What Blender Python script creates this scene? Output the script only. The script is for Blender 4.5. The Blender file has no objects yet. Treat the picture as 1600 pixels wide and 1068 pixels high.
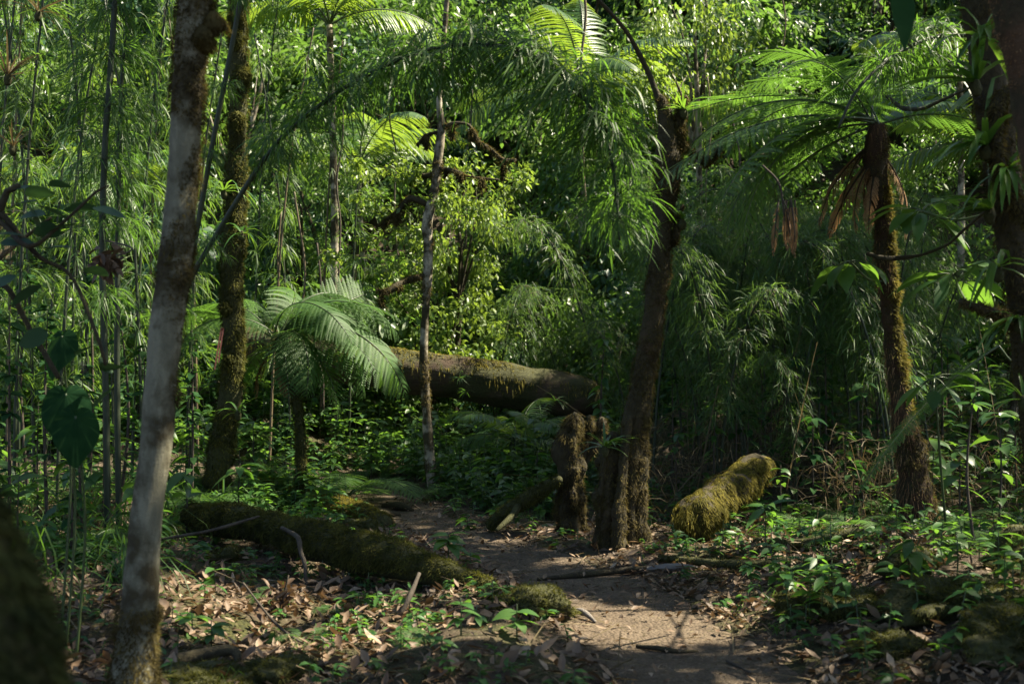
import bpy, math, random
import numpy as np
from mathutils import Vector, Matrix, Euler

rng = np.random.default_rng(11)
random.seed(5)
sc = bpy.context.scene
C = sc.collection

# ------------------------------------------------------------------ camera, sky, sun, exposure
F = 1931.0                       # focal length in pixels of the 1600 px wide photograph
CAMZ = 1.5
cam = bpy.data.objects.new('camera', bpy.data.cameras.new('camera'))
C.objects.link(cam)
cam.location = (0, 0, CAMZ)
cam.rotation_euler = (math.pi / 2, 0, 0)
cam.data.sensor_width = 36.0
cam.data.lens = 36.0 * F / 1600.0
cam.data.clip_start = 0.05
cam.data.clip_end = 2000
cam.data.dof.use_dof = True
cam.data.dof.focus_distance = 10.0
cam.data.dof.aperture_fstop = 2.8
sc.camera = cam

S = np.array([0.60, 0.12, 0.79]); S /= np.linalg.norm(S)        # towards the sun
SUN_EL = math.asin(S[2]); SUN_AZ = math.atan2(S[0], S[1])
world = bpy.data.worlds.new('World'); sc.world = world; world.use_nodes = True
wn = world.node_tree.nodes; wl = world.node_tree.links
bg = wn['Background']
sky = wn.new('ShaderNodeTexSky'); sky.sky_type = 'NISHITA'; sky.sun_disc = False
sky.sun_elevation = SUN_EL; sky.sun_rotation = SUN_AZ; sky.altitude = 1500
wl.new(sky.outputs[0], bg.inputs[0]); sky.dust_density = 4.0; sky.ozone_density = 0.5; bg.inputs[1].default_value = 0.064
sun = bpy.data.objects.new('sun', bpy.data.lights.new('sun', 'SUN')); C.objects.link(sun)
sun.data.energy = 5.0; sun.data.angle = math.radians(0.5); sun.data.color = (1.0, 0.90, 0.70)
sun.rotation_euler = Vector(-S).to_track_quat('-Z', 'Y').to_euler()
sun.location = (20, 8, 25)
sc.view_settings.view_transform = 'Standard'; sc.view_settings.look = 'None'
sc.view_settings.exposure = 2.24; sc.view_settings.gamma = 1.0
cy = sc.cycles
cy.max_bounces = 7; cy.diffuse_bounces = 4; cy.glossy_bounces = 2; cy.transmission_bounces = 5
cy.caustics_reflective = False; cy.caustics_refractive = False
cy.sample_clamp_indirect = 5.0
cy.use_denoising = True
try:
    cy.denoiser = 'OPENIMAGEDENOISE'; cy.denoising_prefilter = 'ACCURATE'
except Exception:
    pass

# ------------------------------------------------------------------ helpers
def W(px, py, d):
    return np.array([(px - 800) / F * d, d, CAMZ - (py - 534) / F * d])

def nrm(a):
    a = np.asarray(a, float)
    return a / np.maximum(np.linalg.norm(a, axis=-1, keepdims=True), 1e-9)

def hsh(ix, iy, iz):
    h = (ix * 374761393 + iy * 668265263 + iz * 2147483647 * 7 + 1013) & 0xFFFFFFFF
    h = ((h ^ (h >> 13)) * 1274126177) & 0xFFFFFFFF
    return ((h ^ (h >> 16)) & 0xFFFF) / 65535.0

def vnoise(p):
    p = np.asarray(p, float); i = np.floor(p).astype(np.int64); f = p - i
    f = f * f * (3 - 2 * f); r = 0
    for a in (0, 1):
        for b in (0, 1):
            for c in (0, 1):
                w = (f[..., 0] if a else 1 - f[..., 0]) * (f[..., 1] if b else 1 - f[..., 1]) * (f[..., 2] if c else 1 - f[..., 2])
                r = r + w * hsh(i[..., 0] + a, i[..., 1] + b, i[..., 2] + c)
    return r * 2 - 1

def fbm(p, o=3):
    p = np.asarray(p, float); r = 0; a = 1.0
    for k in range(o):
        r = r + a * vnoise(p * 2 ** k + 17.3 * k); a *= 0.5
    return r

def sst(a, b, x):
    t = np.clip((np.asarray(x, float) - a) / (b - a), 0, 1); return t * t * (3 - 2 * t)

def rand(n, a=0.0, b=1.0): return rng.uniform(a, b, n)

class MB:
    def __init__(s): s.v = []; s.f = []; s.m = []; s.r = []; s.n = 0
    def add(s, V, Q, rnd=None, mat=0):
        V = np.asarray(V, float).reshape(-1, 3); Q = np.asarray(Q, np.int64).reshape(-1, 4)
        if len(V) == 0: return
        if rnd is None: rnd = np.full(len(V), 0.5)
        s.v.append(V); s.f.append(Q + s.n); s.r.append(np.broadcast_to(rnd, (len(V),)).astype(float))
        s.m.append(np.full(len(Q), mat, np.int32)); s.n += len(V)
    def mesh(s, name, mats, origin=(0, 0, 0), smooth=False):
        V = np.concatenate(s.v) - np.asarray(origin, float); Q = np.concatenate(s.f)
        R = np.concatenate(s.r); M = np.concatenate(s.m)
        me = bpy.data.meshes.new(name)
        me.vertices.add(len(V)); me.vertices.foreach_set('co', V.astype(np.float32).ravel())
        me.loops.add(len(Q) * 4); me.loops.foreach_set('vertex_index', Q.astype(np.int32).ravel())
        me.polygons.add(len(Q)); me.polygons.foreach_set('loop_start', np.arange(0, len(Q) * 4, 4, dtype=np.int32))
        me.polygons.foreach_set('material_index', M)
        at = me.attributes.new('rnd', 'FLOAT', 'POINT'); at.data.foreach_set('value', R.astype(np.float32))
        if smooth: me.polygons.foreach_set('use_smooth', np.ones(len(Q), bool))
        for m in (mats if isinstance(mats, (list, tuple)) else [mats]): me.materials.append(m)
        me.update(calc_edges=True)
        return me

def tag(o, label=None, cat=None, group=None, kind=None):
    if label: o['label'] = label
    if cat: o['category'] = cat
    if group: o['group'] = group
    if kind: o['kind'] = kind
    return o

def ob(name, me, parent=None, loc=(0, 0, 0), rot=(0, 0, 0), scale=1.0):
    o = bpy.data.objects.new(name, me); C.objects.link(o)
    o.location = loc; o.rotation_euler = rot
    o.scale = (scale,) * 3 if np.isscalar(scale) else scale
    if parent is not None: o.parent = parent
    return o

def thing(name, label, cat, loc, group=None, rot=(0, 0, 0), scale=1.0):
    o = ob(name, None, None, [float(v) for v in loc], rot, scale); o.empty_display_size = 0.1
    return tag(o, label, cat, group)

def part(name, mb, mats, parent, smooth=False):
    """world-space builder -> mesh object under parent (parent unrotated, unscaled)"""
    return ob(name, mb.mesh(name, mats, parent.location, smooth), parent)

def solo(name, mb, mats, origin, label, cat, group=None, smooth=False, kind=None):
    o = ob(name, mb.mesh(name, mats, origin, smooth), None, [float(v) for v in origin])
    return tag(o, label, cat, group, kind)

AUTO = []
def zone(px):
    for lim, t in ((262, 'left of the pale trunk'), (440, 'right of the pale trunk'), (670, 'left of the slender tree'),
                   (850, 'right of the slender tree'), (1030, 'left of the leaning tree'), (1210, 'right of the leaning tree'),
                   (1390, 'left of the tall fern')):
        if px < lim: return t
    return 'right of the tall fern'
def auto(o, text, p):
    p = np.asarray(p, float); px = 800 + F * p[0] / p[1]
    AUTO.append((o, text + ' ' + zone(px), px))
def finish_auto():
    d = {}
    for o, t, px in AUTO: d.setdefault(t, []).append((px, o))
    NTH = ['first', 'second', 'third', 'fourth', 'fifth', 'sixth', 'seventh', 'eighth', 'ninth', 'tenth', 'eleventh', 'twelfth', 'thirteenth', 'fourteenth', 'fifteenth', 'sixteenth', 'seventeenth', 'eighteenth', 'nineteenth', 'twentieth']
    for t, l in d.items():
        l.sort(key=lambda e: e[0])
        for i, (px, o) in enumerate(l):
            if len(l) == 1: s = ''
            elif i == 0: s = ', leftmost'
            elif i == len(l) - 1: s = ', rightmost'
            else: s = ', %s from left' % NTH[min(i, 19)]
            o['label'] = t + s

# --- leaf-like ribbons, all leaves of a call at once
def ribbons(mb, B, D, L, Wd, droop=0.4, n=3, prof=None, up=None, fold=0.0, mat=0, rnd=None, jit=0.5):
    B = np.atleast_2d(np.asarray(B, float)); N = len(B)
    if N == 0: return
    D = nrm(np.broadcast_to(np.asarray(D, float), (N, 3)))
    L = np.broadcast_to(np.asarray(L, float), (N,)); Wd = np.broadcast_to(np.asarray(Wd, float), (N,))
    droop = np.broadcast_to(np.asarray(droop, float), (N,))
    if prof is None: prof = {1: [1, .1], 2: [.25, 1, .06], 3: [.25, 1, .8, .05], 4: [.3, .9, 1, .7, .04], 5: [.4, .9, 1, .9, .6, .04]}[n]
    if up is None: up = np.array([0, 0, 1.0]) + rng.normal(0, jit, (N, 3))
    up = np.broadcast_to(np.asarray(up, float), (N, 3))
    Sd = np.cross(D, up); bad = np.linalg.norm(Sd, axis=1) < 1e-3
    Sd[bad] = np.cross(D[bad], [1.0, .2, 0]); Sd = nrm(Sd)
    if rnd is None: rnd = rand(N)
    rnd = np.broadcast_to(rnd, (N,))
    P = B.copy(); secs = []; Dk = D.copy(); k3 = 3 if fold else 2
    for k in range(n + 1):
        w = (prof[k] * Wd * .5)[:, None]
        Nn = np.cross(Sd, Dk)
        if fold: secs += [P - Sd * w + Nn * fold * w, P.copy(), P + Sd * w + Nn * fold * w]
        else: secs += [P - Sd * w, P + Sd * w]
        if k < n:
            Dk = nrm(D + np.array([0, 0, -1.0]) * (droop * (k + 1) / n)[:, None])
            P = P + Dk * (L / n)[:, None]
    Vv = np.stack(secs, 1)                      # N, (n+1)*k3, 3
    q = []
    for k in range(n):
        a = k * k3
        for j in range(k3 - 1): q.append([a + j, a + j + 1, a + k3 + j + 1, a + k3 + j])
    q = np.array(q); nv = (n + 1) * k3
    Q = (np.arange(N) * nv)[:, None, None] + q[None]
    mb.add(Vv.reshape(-1, 3), Q.reshape(-1, 4), np.repeat(rnd, nv), mat)

def spline(P, step):
    P = np.asarray(P, float); k = P.shape[1]
    Q = np.vstack([2 * P[0] - P[1], P, 2 * P[-1] - P[-2]]); out = []
    for i in range(1, len(Q) - 2):
        a, b, c, d = Q[i - 1], Q[i], Q[i + 1], Q[i + 2]
        m = max(2, int(np.linalg.norm((c - b)[:3]) / step))
        for j in range(m):
            t = j / m
            out.append(.5 * (2 * b + (c - a) * t + (2 * a - 5 * b + 4 * c - d) * t * t + (3 * b - a - 3 * c + d) * t ** 3))
    out.append(Q[-2]); return np.array(out)

def frames(P):
    T = nrm(np.gradient(P, axis=0)); U = np.zeros_like(P)
    a = np.array([1.0, 0, 0]) if abs(T[0][0]) < .8 else np.array([0, 1.0, 0])
    u = nrm(a - T[0] * a.dot(T[0])); U[0] = u
    for i in range(1, len(P)):
        u = u - T[i] * u.dot(T[i]); u = u / max(np.linalg.norm(u), 1e-9); U[i] = u
    return T, U, np.cross(T, U)

def tube(mb, PR, ns=10, lump=0.0, freq=6.0, step=0.06, mat=0, rnd=0.5, flute=0, fl_amp=0.0, seed=0.0, fl_fade=None, caps=True):
    """PR rows x,y,z,r. returns sampled rows for later scattering"""
    PR = spline(np.asarray(PR, float), step); P = PR[:, :3]; R = np.maximum(PR[:, 3], 1e-4)
    T, U, V = frames(P); K = len(P)
    th = np.arange(ns) / ns * 2 * math.pi
    dirs = np.cos(th)[None, :, None] * U[:, None] + np.sin(th)[None, :, None] * V[:, None]
    rad = np.repeat(R[:, None], ns, 1)
    if flute:
        fade = 1.0 if fl_fade is None else np.exp(-np.arange(K) * step / fl_fade)[:, None]
        rad = rad * (1 + fl_amp * fade * np.cos(flute * th + 1.3 * np.sin(np.arange(K) * step * 2)[:, None] + seed))
    X = P[:, None] + dirs * rad[..., None]
    if lump: rad = rad * (1 + lump * fbm(X * freq + seed, 3)); X = P[:, None] + dirs * rad[..., None]
    idx = np.arange(K * ns).reshape(K, ns)
    Q = np.stack([idx[:-1], np.roll(idx, -1, 1)[:-1], np.roll(idx, -1, 1)[1:], idx[1:]], -1)
    V3 = X.reshape(-1, 3); Q = Q.reshape(-1, 4)
    if caps:
        V3 = np.vstack([V3, P[0] - T[0] * R[0] * .5, P[-1] + T[-1] * R[-1] * .6]); c0, c1 = K * ns, K * ns + 1; ex = []
        for j in range(0, ns, 2):
            ex.append([c0, idx[0, (j + 2) % ns], idx[0, (j + 1) % ns], idx[0, j]])
            ex.append([c1, idx[-1, j], idx[-1, (j + 1) % ns], idx[-1, (j + 2) % ns]])
        Q = np.vstack([Q, ex])
    mb.add(V3, Q, rnd, mat)
    return dict(P=P, U=U, V=V, R=rad, ns=ns, T=T)

def fuzz(mb, tb, dens, ln, wd, mask=None, mat=0, droop=.7, out=1.0, n=1, sink=.004, cushion=.022):
    """moss: little blades standing on a tube's skin"""
    P, U, V, R, ns = tb['P'], tb['U'], tb['V'], tb['R'], tb['ns']
    seg = np.linalg.norm(np.diff(P, axis=0), axis=1); ar = seg * R[:-1].mean(1) * 2 * math.pi
    N = int(ar.sum() * dens * .8); ln *= 1.35; wd *= 1.5
    if N < 1: return
    k = rng.choice(len(ar), N, p=ar / ar.sum()); t = rand(N); a = rand(N, 0, 2 * math.pi)
    j = (a / (2 * math.pi) * ns).astype(int) % ns; f = a / (2 * math.pi) * ns - j
    r = (R[k, j] * (1 - f) + R[k, (j + 1) % ns] * f) * (1 - t) + (R[k + 1, j] * (1 - f) + R[k + 1, (j + 1) % ns] * f) * t
    u = nrm(U[k] * (1 - t)[:, None] + U[k + 1] * t[:, None]); v = nrm(V[k] * (1 - t)[:, None] + V[k + 1] * t[:, None])
    nn = u * np.cos(a)[:, None] + v * np.sin(a)[:, None]
    X = P[k] * (1 - t)[:, None] + P[k + 1] * t[:, None] + nn * (r - sink)[:, None]
    if mask is not None:
        m = mask(X, nn) > rand(N); X, nn = X[m], nn[m]; N = len(X)
        if N == 0: return
    cz = np.clip(.35 + .7 * vnoise(X * 14 + 5) + .35 * vnoise(X * 33), 0, 1.2) * np.minimum(cushion, R.mean() * .35)
    X = X + nn * cz[:, None]
    clump = .65 + .45 * vnoise(X * 23) + .25 * vnoise(X * 60)
    ribbons(mb, X, nn * out + rng.normal(0, .55, (N, 3)), ln * rand(N, .5, 1.4) * np.clip(clump, .2, 1.3), wd * rand(N, .6, 1.4), droop, n,
            rnd=np.clip(.5 + .35 * vnoise(X * 9) + .3 * vnoise(X * 30) + rng.normal(0, .2, N), 0, 1), prof=[1, .15] if n == 1 else None, mat=mat)

# ------------------------------------------------------------------ materials
def newmat(name):
    m = bpy.data.materials.new(name); m.use_nodes = True; nt = m.node_tree
    for n_ in list(nt.nodes): nt.nodes.remove(n_)
    return m, nt, nt.nodes, nt.links

def ramp(nt, fac, stops):
    r = nt.nodes.new('ShaderNodeValToRGB'); e = r.color_ramp.elements
    while len(e) < len(stops): e.new(.5)
    for el, (p, c) in zip(e, stops): el.position = p; el.color = (*c, 1)
    nt.links.new(fac, r.inputs[0]); return r.outputs[0]

def noise(nt, scale, detail=4, rough=.6, coord='Object', stretch=None):
    tc = nt.nodes.new('ShaderNodeTexCoord'); n = nt.nodes.new('ShaderNodeTexNoise')
    n.inputs['Scale'].default_value = scale; n.inputs['Detail'].default_value = detail; n.inputs['Roughness'].default_value = rough
    src = tc.outputs[coord]
    if stretch:
        mp = nt.nodes.new('ShaderNodeMapping'); mp.inputs['Scale'].default_value = stretch
        nt.links.new(src, mp.inputs[0]); src = mp.outputs[0]
    nt.links.new(src, n.inputs['Vector']); return n.outputs[0]

def math_(nt, op, a, b):
    m = nt.nodes.new('ShaderNodeMath'); m.operation = op
    for i, x in enumerate((a, b)):
        if isinstance(x, (int, float)): m.inputs[i].default_value = x
        else: nt.links.new(x, m.inputs[i])
    return m.outputs[0]

def mixc(nt, f, a, b):
    m = nt.nodes.new('ShaderNodeMix'); m.data_type = 'RGBA'
    if isinstance(f, (int, float)): m.inputs[0].default_value = f
    else: nt.links.new(f, m.inputs[0])
    for i, x in ((6, a), (7, b)):
        if isinstance(x, tuple): m.inputs[i].default_value = (*x, 1)
        else: nt.links.new(x, m.inputs[i])
    return m.outputs[2]

def attr(nt, name='rnd'):
    a = nt.nodes.new('ShaderNodeAttribute'); a.attribute_name = name; return a.outputs['Fac']

def leafmat(name, cols, trans, tf=.42, rough=.42, spec=.45, blot=0.25):
    m, nt, N, L = newmat(name)
    f = attr(nt)
    if blot:
        f = math_(nt, 'ADD', f, math_(nt, 'MULTIPLY', math_(nt, 'SUBTRACT', noise(nt, 14, 3), .5), blot * 2))
    k = len(cols)
    col = ramp(nt, f, [(i / (k - 1), c) for i, c in enumerate(cols)])
    tcol = ramp(nt, f, [(0, tuple(.75 * x for x in trans)), (1, trans)])
    p = N.new('ShaderNodeBsdfPrincipled'); L.new(col, p.inputs['Base Color'])
    p.inputs['Roughness'].default_value = rough; p.inputs['Specular IOR Level'].default_value = spec
    t = N.new('ShaderNodeBsdfTranslucent'); L.new(tcol, t.inputs[0])
    mx = N.new('ShaderNodeMixShader'); mx.inputs[0].default_value = tf
    L.new(p.outputs[0], mx.inputs[1]); L.new(t.outputs[0], mx.inputs[2])
    o = N.new('ShaderNodeOutputMaterial'); L.new(mx.outputs[0], o.inputs[0]); return m

def barkmat(name, stops, scale=9, moss=None, mossamt=.5, mscale=3, bump=.5, stretch=(1, 1, .35), rough=.85, mossnoise=None):
    m, nt, N, L = newmat(name)
    b = noise(nt, scale, 6, .65, stretch=stretch)
    col = ramp(nt, b, stops); h = b
    fine = noise(nt, scale * 7, 4, .7)
    col = mixc(nt, math_(nt, 'MULTIPLY', fine, .55), col, tuple(.45 * x for x in stops[0][1]))
    if moss:
        mk = noise(nt, mscale, 5, .62)
        mk = ramp(nt, mk, [(max(0, .5 - .0 - mossamt * .35), (0, 0, 0)), (min(1, .62 - mossamt * .35), (1, 1, 1))])
        mcol = ramp(nt, noise(nt, 40, 4, .7), [(.25, moss[0]), (.5, moss[1]), (.75, moss[2])])
        col = mixc(nt, mk, col, mcol)
    bp = N.new('ShaderNodeBump'); bp.inputs['Strength'].default_value = bump; bp.inputs['Distance'].default_value = .03
    L.new(math_(nt, 'ADD', h, math_(nt, 'MULTIPLY', fine, .4)), bp.inputs['Height'])
    p = N.new('ShaderNodeBsdfPrincipled'); L.new(col, p.inputs['Base Color']); p.inputs['Roughness'].default_value = rough
    p.inputs['Specular IOR Level'].default_value = .25
    L.new(bp.outputs[0], p.inputs['Normal'])
    o = N.new('ShaderNodeOutputMaterial'); L.new(p.outputs[0], o.inputs[0]); return m

M = {}
M['broad'] = leafmat('broad_leaf', [(.016, .05, .016), (.028, .075, .020), (.055, .115, .022)], (.15, .30, .03))
M['hill'] = leafmat('slope_leaf', [(.026, .06, .016), (.05, .095, .022), (.09, .14, .028), (.095, .14, .03)], (.16, .31, .04), rough=.40)
M['hill_blue'] = leafmat('dark_slope_leaf', [(.012, .05, .026), (.020, .068, .034), (.04, .09, .032)], (.13, .26, .045), rough=.42, spec=.5)
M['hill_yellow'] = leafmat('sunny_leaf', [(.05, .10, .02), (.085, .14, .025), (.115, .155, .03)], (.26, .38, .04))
M['bamboo'] = leafmat('bamboo_leaf', [(.022, .058, .014), (.04, .085, .017), (.055, .105, .02)], (.14, .30, .03), rough=.5, spec=.35, blot=.1)
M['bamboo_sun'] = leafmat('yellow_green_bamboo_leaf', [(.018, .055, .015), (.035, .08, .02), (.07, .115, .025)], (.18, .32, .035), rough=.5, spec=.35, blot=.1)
M['bamboo_fine'] = leafmat('fine_bamboo_leaf', [(.02, .055, .018), (.032, .075, .022), (.055, .10, .028)], (.15, .27, .04), rough=.5, spec=.3, blot=.1)
M['fern'] = leafmat('fern_leaf', [(.026, .07, .02), (.042, .095, .024), (.06, .11, .026)], (.15, .31, .035), rough=.55, spec=.25, blot=.1)
M['palm'] = leafmat('palm_leaf', [(.025, .07, .018), (.045, .10, .024), (.08, .13, .03)], (.28, .42, .035), rough=.42, spec=.4, blot=.1)
M['brom'] = leafmat('strap_leaf', [(.022, .07, .018), (.045, .11, .022), (.08, .14, .025)], (.18, .34, .03), rough=.33, blot=.1)
M['seed'] = leafmat('seedling_leaf', [(.02, .07, .02), (.035, .10, .02), (.06, .12, .025)], (.15, .32, .03), rough=.45, spec=.35, blot=.3)
M['round'] = leafmat('grey_green_leaf', [(.025, .055, .032), (.035, .07, .04), (.05, .085, .045)], (.06, .14, .03), tf=.25, rough=.65, spec=.15, blot=.3)
M['dark'] = leafmat('dark_glossy_leaf', [(.007, .026, .011), (.014, .042, .015), (.035, .075, .025)], (.05, .14, .02), tf=.3, rough=.8, spec=.03, blot=.4)
M['dead'] = leafmat('dead_leaf', [(.045, .028, .016), (.10, .064, .038), (.18, .122, .076), (.31, .23, .155)], (.16, .09, .035), tf=.18, rough=.6, spec=.3, blot=.4)
M['deadfrond'] = leafmat('dry_frond', [(.12, .065, .03), (.21, .12, .058), (.32, .20, .10)], (.32, .18, .07), tf=.35, rough=.7, spec=.2)
M['straw'] = leafmat('dry_grass', [(.06, .048, .025), (.11, .085, .045), (.18, .14, .08)], (.14, .10, .04), tf=.25, rough=.7, spec=.2)
M['moss'] = leafmat('moss_tuft', [(.018, .022, .007), (.055, .058, .014), (.11, .105, .022)], (.14, .14, .02), tf=.3, rough=.8, spec=.1, blot=.3)
M['moss_shaded'] = leafmat('shaded_moss_tuft', [(.012, .016, .007), (.03, .036, .012), (.06, .064, .018)], (.04, .05, .012), tf=.2, rough=.85, spec=.05, blot=.3)  # moss colour darkened to paint in shade on the near stump
M['moss_brown'] = leafmat('brown_moss_tuft', [(.022, .017, .008), (.06, .048, .018), (.11, .09, .03)], (.14, .11, .025), tf=.3, rough=.85, spec=.1, blot=.3)
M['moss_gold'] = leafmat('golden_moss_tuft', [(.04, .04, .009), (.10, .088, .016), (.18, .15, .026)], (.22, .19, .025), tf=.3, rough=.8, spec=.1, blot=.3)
mossc = ((.016, .018, .007), (.035, .036, .011), (.055, .055, .016))
mossb = ((.018, .015, .008), (.035, .028, .013), (.05, .042, .018))
M['pale'] = barkmat('pale_bark', [(.3, (.10, .097, .065)), (.48, (.155, .145, .098)), (.54, (.20, .188, .13)), (.75, (.235, .222, .155))], 13, mossb, .12, 5.0, .5, (1, 1, .3))
M['bark_moss'] = barkmat('mossy_bark', [(.3, (.022, .018, .013)), (.7, (.055, .045, .032))], 8, mossc, .8, 5, .8)
M['bark_dark'] = barkmat('dark_bark', [(.3, (.020, .016, .012)), (.7, (.05, .04, .03))], 9, mossb, .5, 4, .9)
M['bark_brown'] = barkmat('brown_mossy_bark', [(.3, (.045, .029, .016)), (.7, (.105, .070, .038))], 9, mossb, .5, 5, .8)
M['bark_rust'] = barkmat('rusty_bark', [(.3, (.05, .028, .016)), (.7, (.13, .075, .04))], 12, mossb, .2, 4, 1.0)
M['bark_slender'] = barkmat('blotched_pale_bark', [(.3, (.20, .17, .12)), (.7, (.48, .43, .34))], 6, mossb, .24, 4.5, .35)
M['bark_fern'] = barkmat('fibrous_fern_trunk', [(.3, (.026, .014, .008)), (.7, (.085, .045, .022))], 22, mossb, .15, 6, 1.0, (1, 1, .2))
M['log'] = barkmat('weathered_log', [(.3, (.035, .022, .013)), (.5, (.075, .050, .030)), (.7, (.125, .088, .055))], 10, mossc, .25, 2.2, 1.0, (.12, 1, 1))
M['twig'] = barkmat('twig_bark', [(.3, (.035, .027, .02)), (.7, (.09, .075, .055))], 20, None, 0, 5, .4)
M['culm'] = barkmat('bamboo_culm', [(.3, (.016, .026, .014)), (.7, (.04, .05, .026))], 14, None, 0, 5, .2, rough=.5)
M['culm_tan'] = barkmat('tan_culm', [(.3, (.08, .06, .035)), (.7, (.16, .125, .075))], 14, None, 0, 5, .2, rough=.6)
M['greywood'] = barkmat('bare_grey_wood', [(.3, (.10, .088, .075)), (.7, (.24, .21, .185))], 14, None, 0, 5, .6, (.2, 1, 1))
M['rock'] = barkmat('mossy_rock', [(.3, (.02, .018, .015)), (.7, (.06, .055, .045))], 6, mossc, .9, 4, .7, (1, 1, 1))
M['stem'] = leafmat('green_stem', [(.03, .05, .018), (.05, .075, .025)], (.06, .1, .02), tf=.1)
M['ribbon'] = leafmat('pink_ribbon', [(.30, .10, .075), (.38, .15, .11)], (.35, .1, .08), tf=.3, blot=.1)

def soilmat(name, stops, sc1, bump, moss=None, mlo=.5, mhi=.62, speck=True):
    m, nt, N, L = newmat(name)
    a = noise(nt, sc1, 8, .7); col = ramp(nt, a, stops)
    big = noise(nt, 1.1, 4, .6)
    col = mixc(nt, math_(nt, 'MULTIPLY', big, .5), col, tuple(.5 * x for x in stops[0][1]))
    vo = N.new('ShaderNodeTexVoronoi'); vo.inputs['Scale'].default_value = 55
    tc = N.new('ShaderNodeTexCoord'); L.new(tc.outputs['Object'], vo.inputs['Vector'])
    if speck:
        sp = ramp(nt, vo.outputs['Color'], [(.0, (.02, .015, .01)), (.55, (.07, .05, .034)), (.86, (.12, .09, .065)), (1, (.24, .20, .16))])
        col = mixc(nt, .45, col, sp)
    if moss:
        mk = ramp(nt, noise(nt, 1.7, 5, .65), [(mlo, (0, 0, 0)), (mhi, (1, 1, 1))])
        col = mixc(nt, mk, col, ramp(nt, noise(nt, 50, 3), [(.3, moss[0]), (.7, moss[2])]))
    bp = N.new('ShaderNodeBump'); bp.inputs['Strength'].default_value = bump; bp.inputs['Distance'].default_value = .03
    L.new(math_(nt, 'ADD', a, math_(nt, 'MULTIPLY', vo.outputs['Distance'], -.5)), bp.inputs['Height'])
    p = N.new('ShaderNodeBsdfPrincipled'); L.new(col, p.inputs['Base Color']); p.inputs['Roughness'].default_value = .92
    p.inputs['Specular IOR Level'].default_value = .2; L.new(bp.outputs[0], p.inputs['Normal'])
    o = N.new('ShaderNodeOutputMaterial'); L.new(p.outputs[0], o.inputs[0]); return m
M['soil'] = soilmat('forest_soil', [(.3, (.022, .015, .010)), (.55, (.05, .035, .022)), (.75, (.085, .06, .04))], 9, .8, mossc, .46, .60)
M['dirt'] = soilmat('trodden_dirt', [(.3, (.056, .042, .028)), (.5, (.112, .085, .056)), (.72, (.185, .144, .098))], 6, .75)

# ------------------------------------------------------------------ ground
PATH = np.array([(0.4, -8, .5), (.5, -2, .5), (.9, 2, .5), (1.05, 4, .5), (.93, 5.4, .46), (.72, 6.6, .46), (.42, 7.9, .42), (-.15, 9.2, .40),
                 (-.80, 10.7, .38), (-1.35, 12.2, .38), (-2.2, 13.2, .40), (-3.6, 13.6, .42), (-5.2, 13.7, .42), (-9, 13.9, .45)])
PSP = spline(np.column_stack([PATH[:, :2], np.zeros(len(PATH)), PATH[:, 2]]), .12)
def path_d(x, y):
    x = np.asarray(x, float); y = np.asarray(y, float); sh = x.shape; x = x.ravel(); y = y.ravel()
    best = np.full(x.shape, 1e9)
    for s in range(0, len(x), 20000):
        e = slice(s, s + 20000)
        dd = np.sqrt((x[e, None] - PSP[None, :, 0]) ** 2 + (y[e, None] - PSP[None, :, 1]) ** 2) - PSP[None, :, 3]
        best[e] = dd.min(1)
    return best.reshape(sh)

def gh(x, y):
    x = np.asarray(x, float); y = np.asarray(y, float)
    s = np.maximum(0, y - 16.5)
    z = .80 * s * sst(0, 3.5, s) + .02 * s
    z = np.where(y > 60, z * 0 + .80 * 43.5 + .02 * 43.5, z)
    z = z + .10 * np.maximum(0, np.abs(x) - 5) * sst(2, 9, y)
    z = z + .22 * sst(1.5, 2.6, x) * sst(3.5, 6, y) * (1 - sst(8, 10, y))
    z = z + .45 * sst(1.2, 3.0, x) * sst(10.2, 12.5, y)
    z = z + .12 * sst(-1.2, -2.6, x) * sst(4, 7, y)
    z = z + .62 * np.exp(-((x - 2.2) ** 2 / 1.0 + (y - 14.6) ** 2 / .9)) + 1.0 * np.exp(-((x + 3.9) ** 2 / 1.2 + (y - 15.2) ** 2 / .5))
    pd = path_d(x, y)
    k = sst(-.1, .5, pd)
    p = np.stack([x, y, np.zeros_like(x)], -1)
    z = z + k * (.075 * fbm(p * .9, 3) + .03 * fbm(p * 4, 2)) + (1 - k) * .012 * fbm(p * 3, 2) - .05 * (1 - sst(-.25, .35, pd))
    return z
def g1(x, y): return float(gh(np.array([x]), np.array([y]))[0])
def G(px, d, dz=0.0):
    x = (px - 800) / F * d; return np.array([x, d, g1(x, d) + dz])

def axis(a, b, fine0, fine1, fs, grow=1.25):
    l = list(np.arange(fine0, fine1 + 1e-6, fs)); s = fs; v = l[-1]
    while v < b: s *= grow; v += s; l.append(v)
    s = fs; v = fine0; pre = []
    while v > a: s *= grow; v -= s; pre.append(v)
    return np.array(pre[::-1] + l)
gx = axis(-70, 70, -5.5, 5.5, .07); gy = axis(-30, 70, 2.5, 15, .07)
X, Y = np.meshgrid(gx, gy); Z = gh(X, Y)
mb = MB(); idx = np.arange(X.size).reshape(X.shape)
mb.add(np.stack([X, Y, Z], -1).reshape(-1, 3), np.stack([idx[:-1, :-1], idx[:-1, 1:], idx[1:, 1:], idx[1:, :-1]], -1).reshape(-1, 4))
tag(ob('ground', mb.mesh('ground', M['soil'], smooth=True)), kind='structure')
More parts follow.
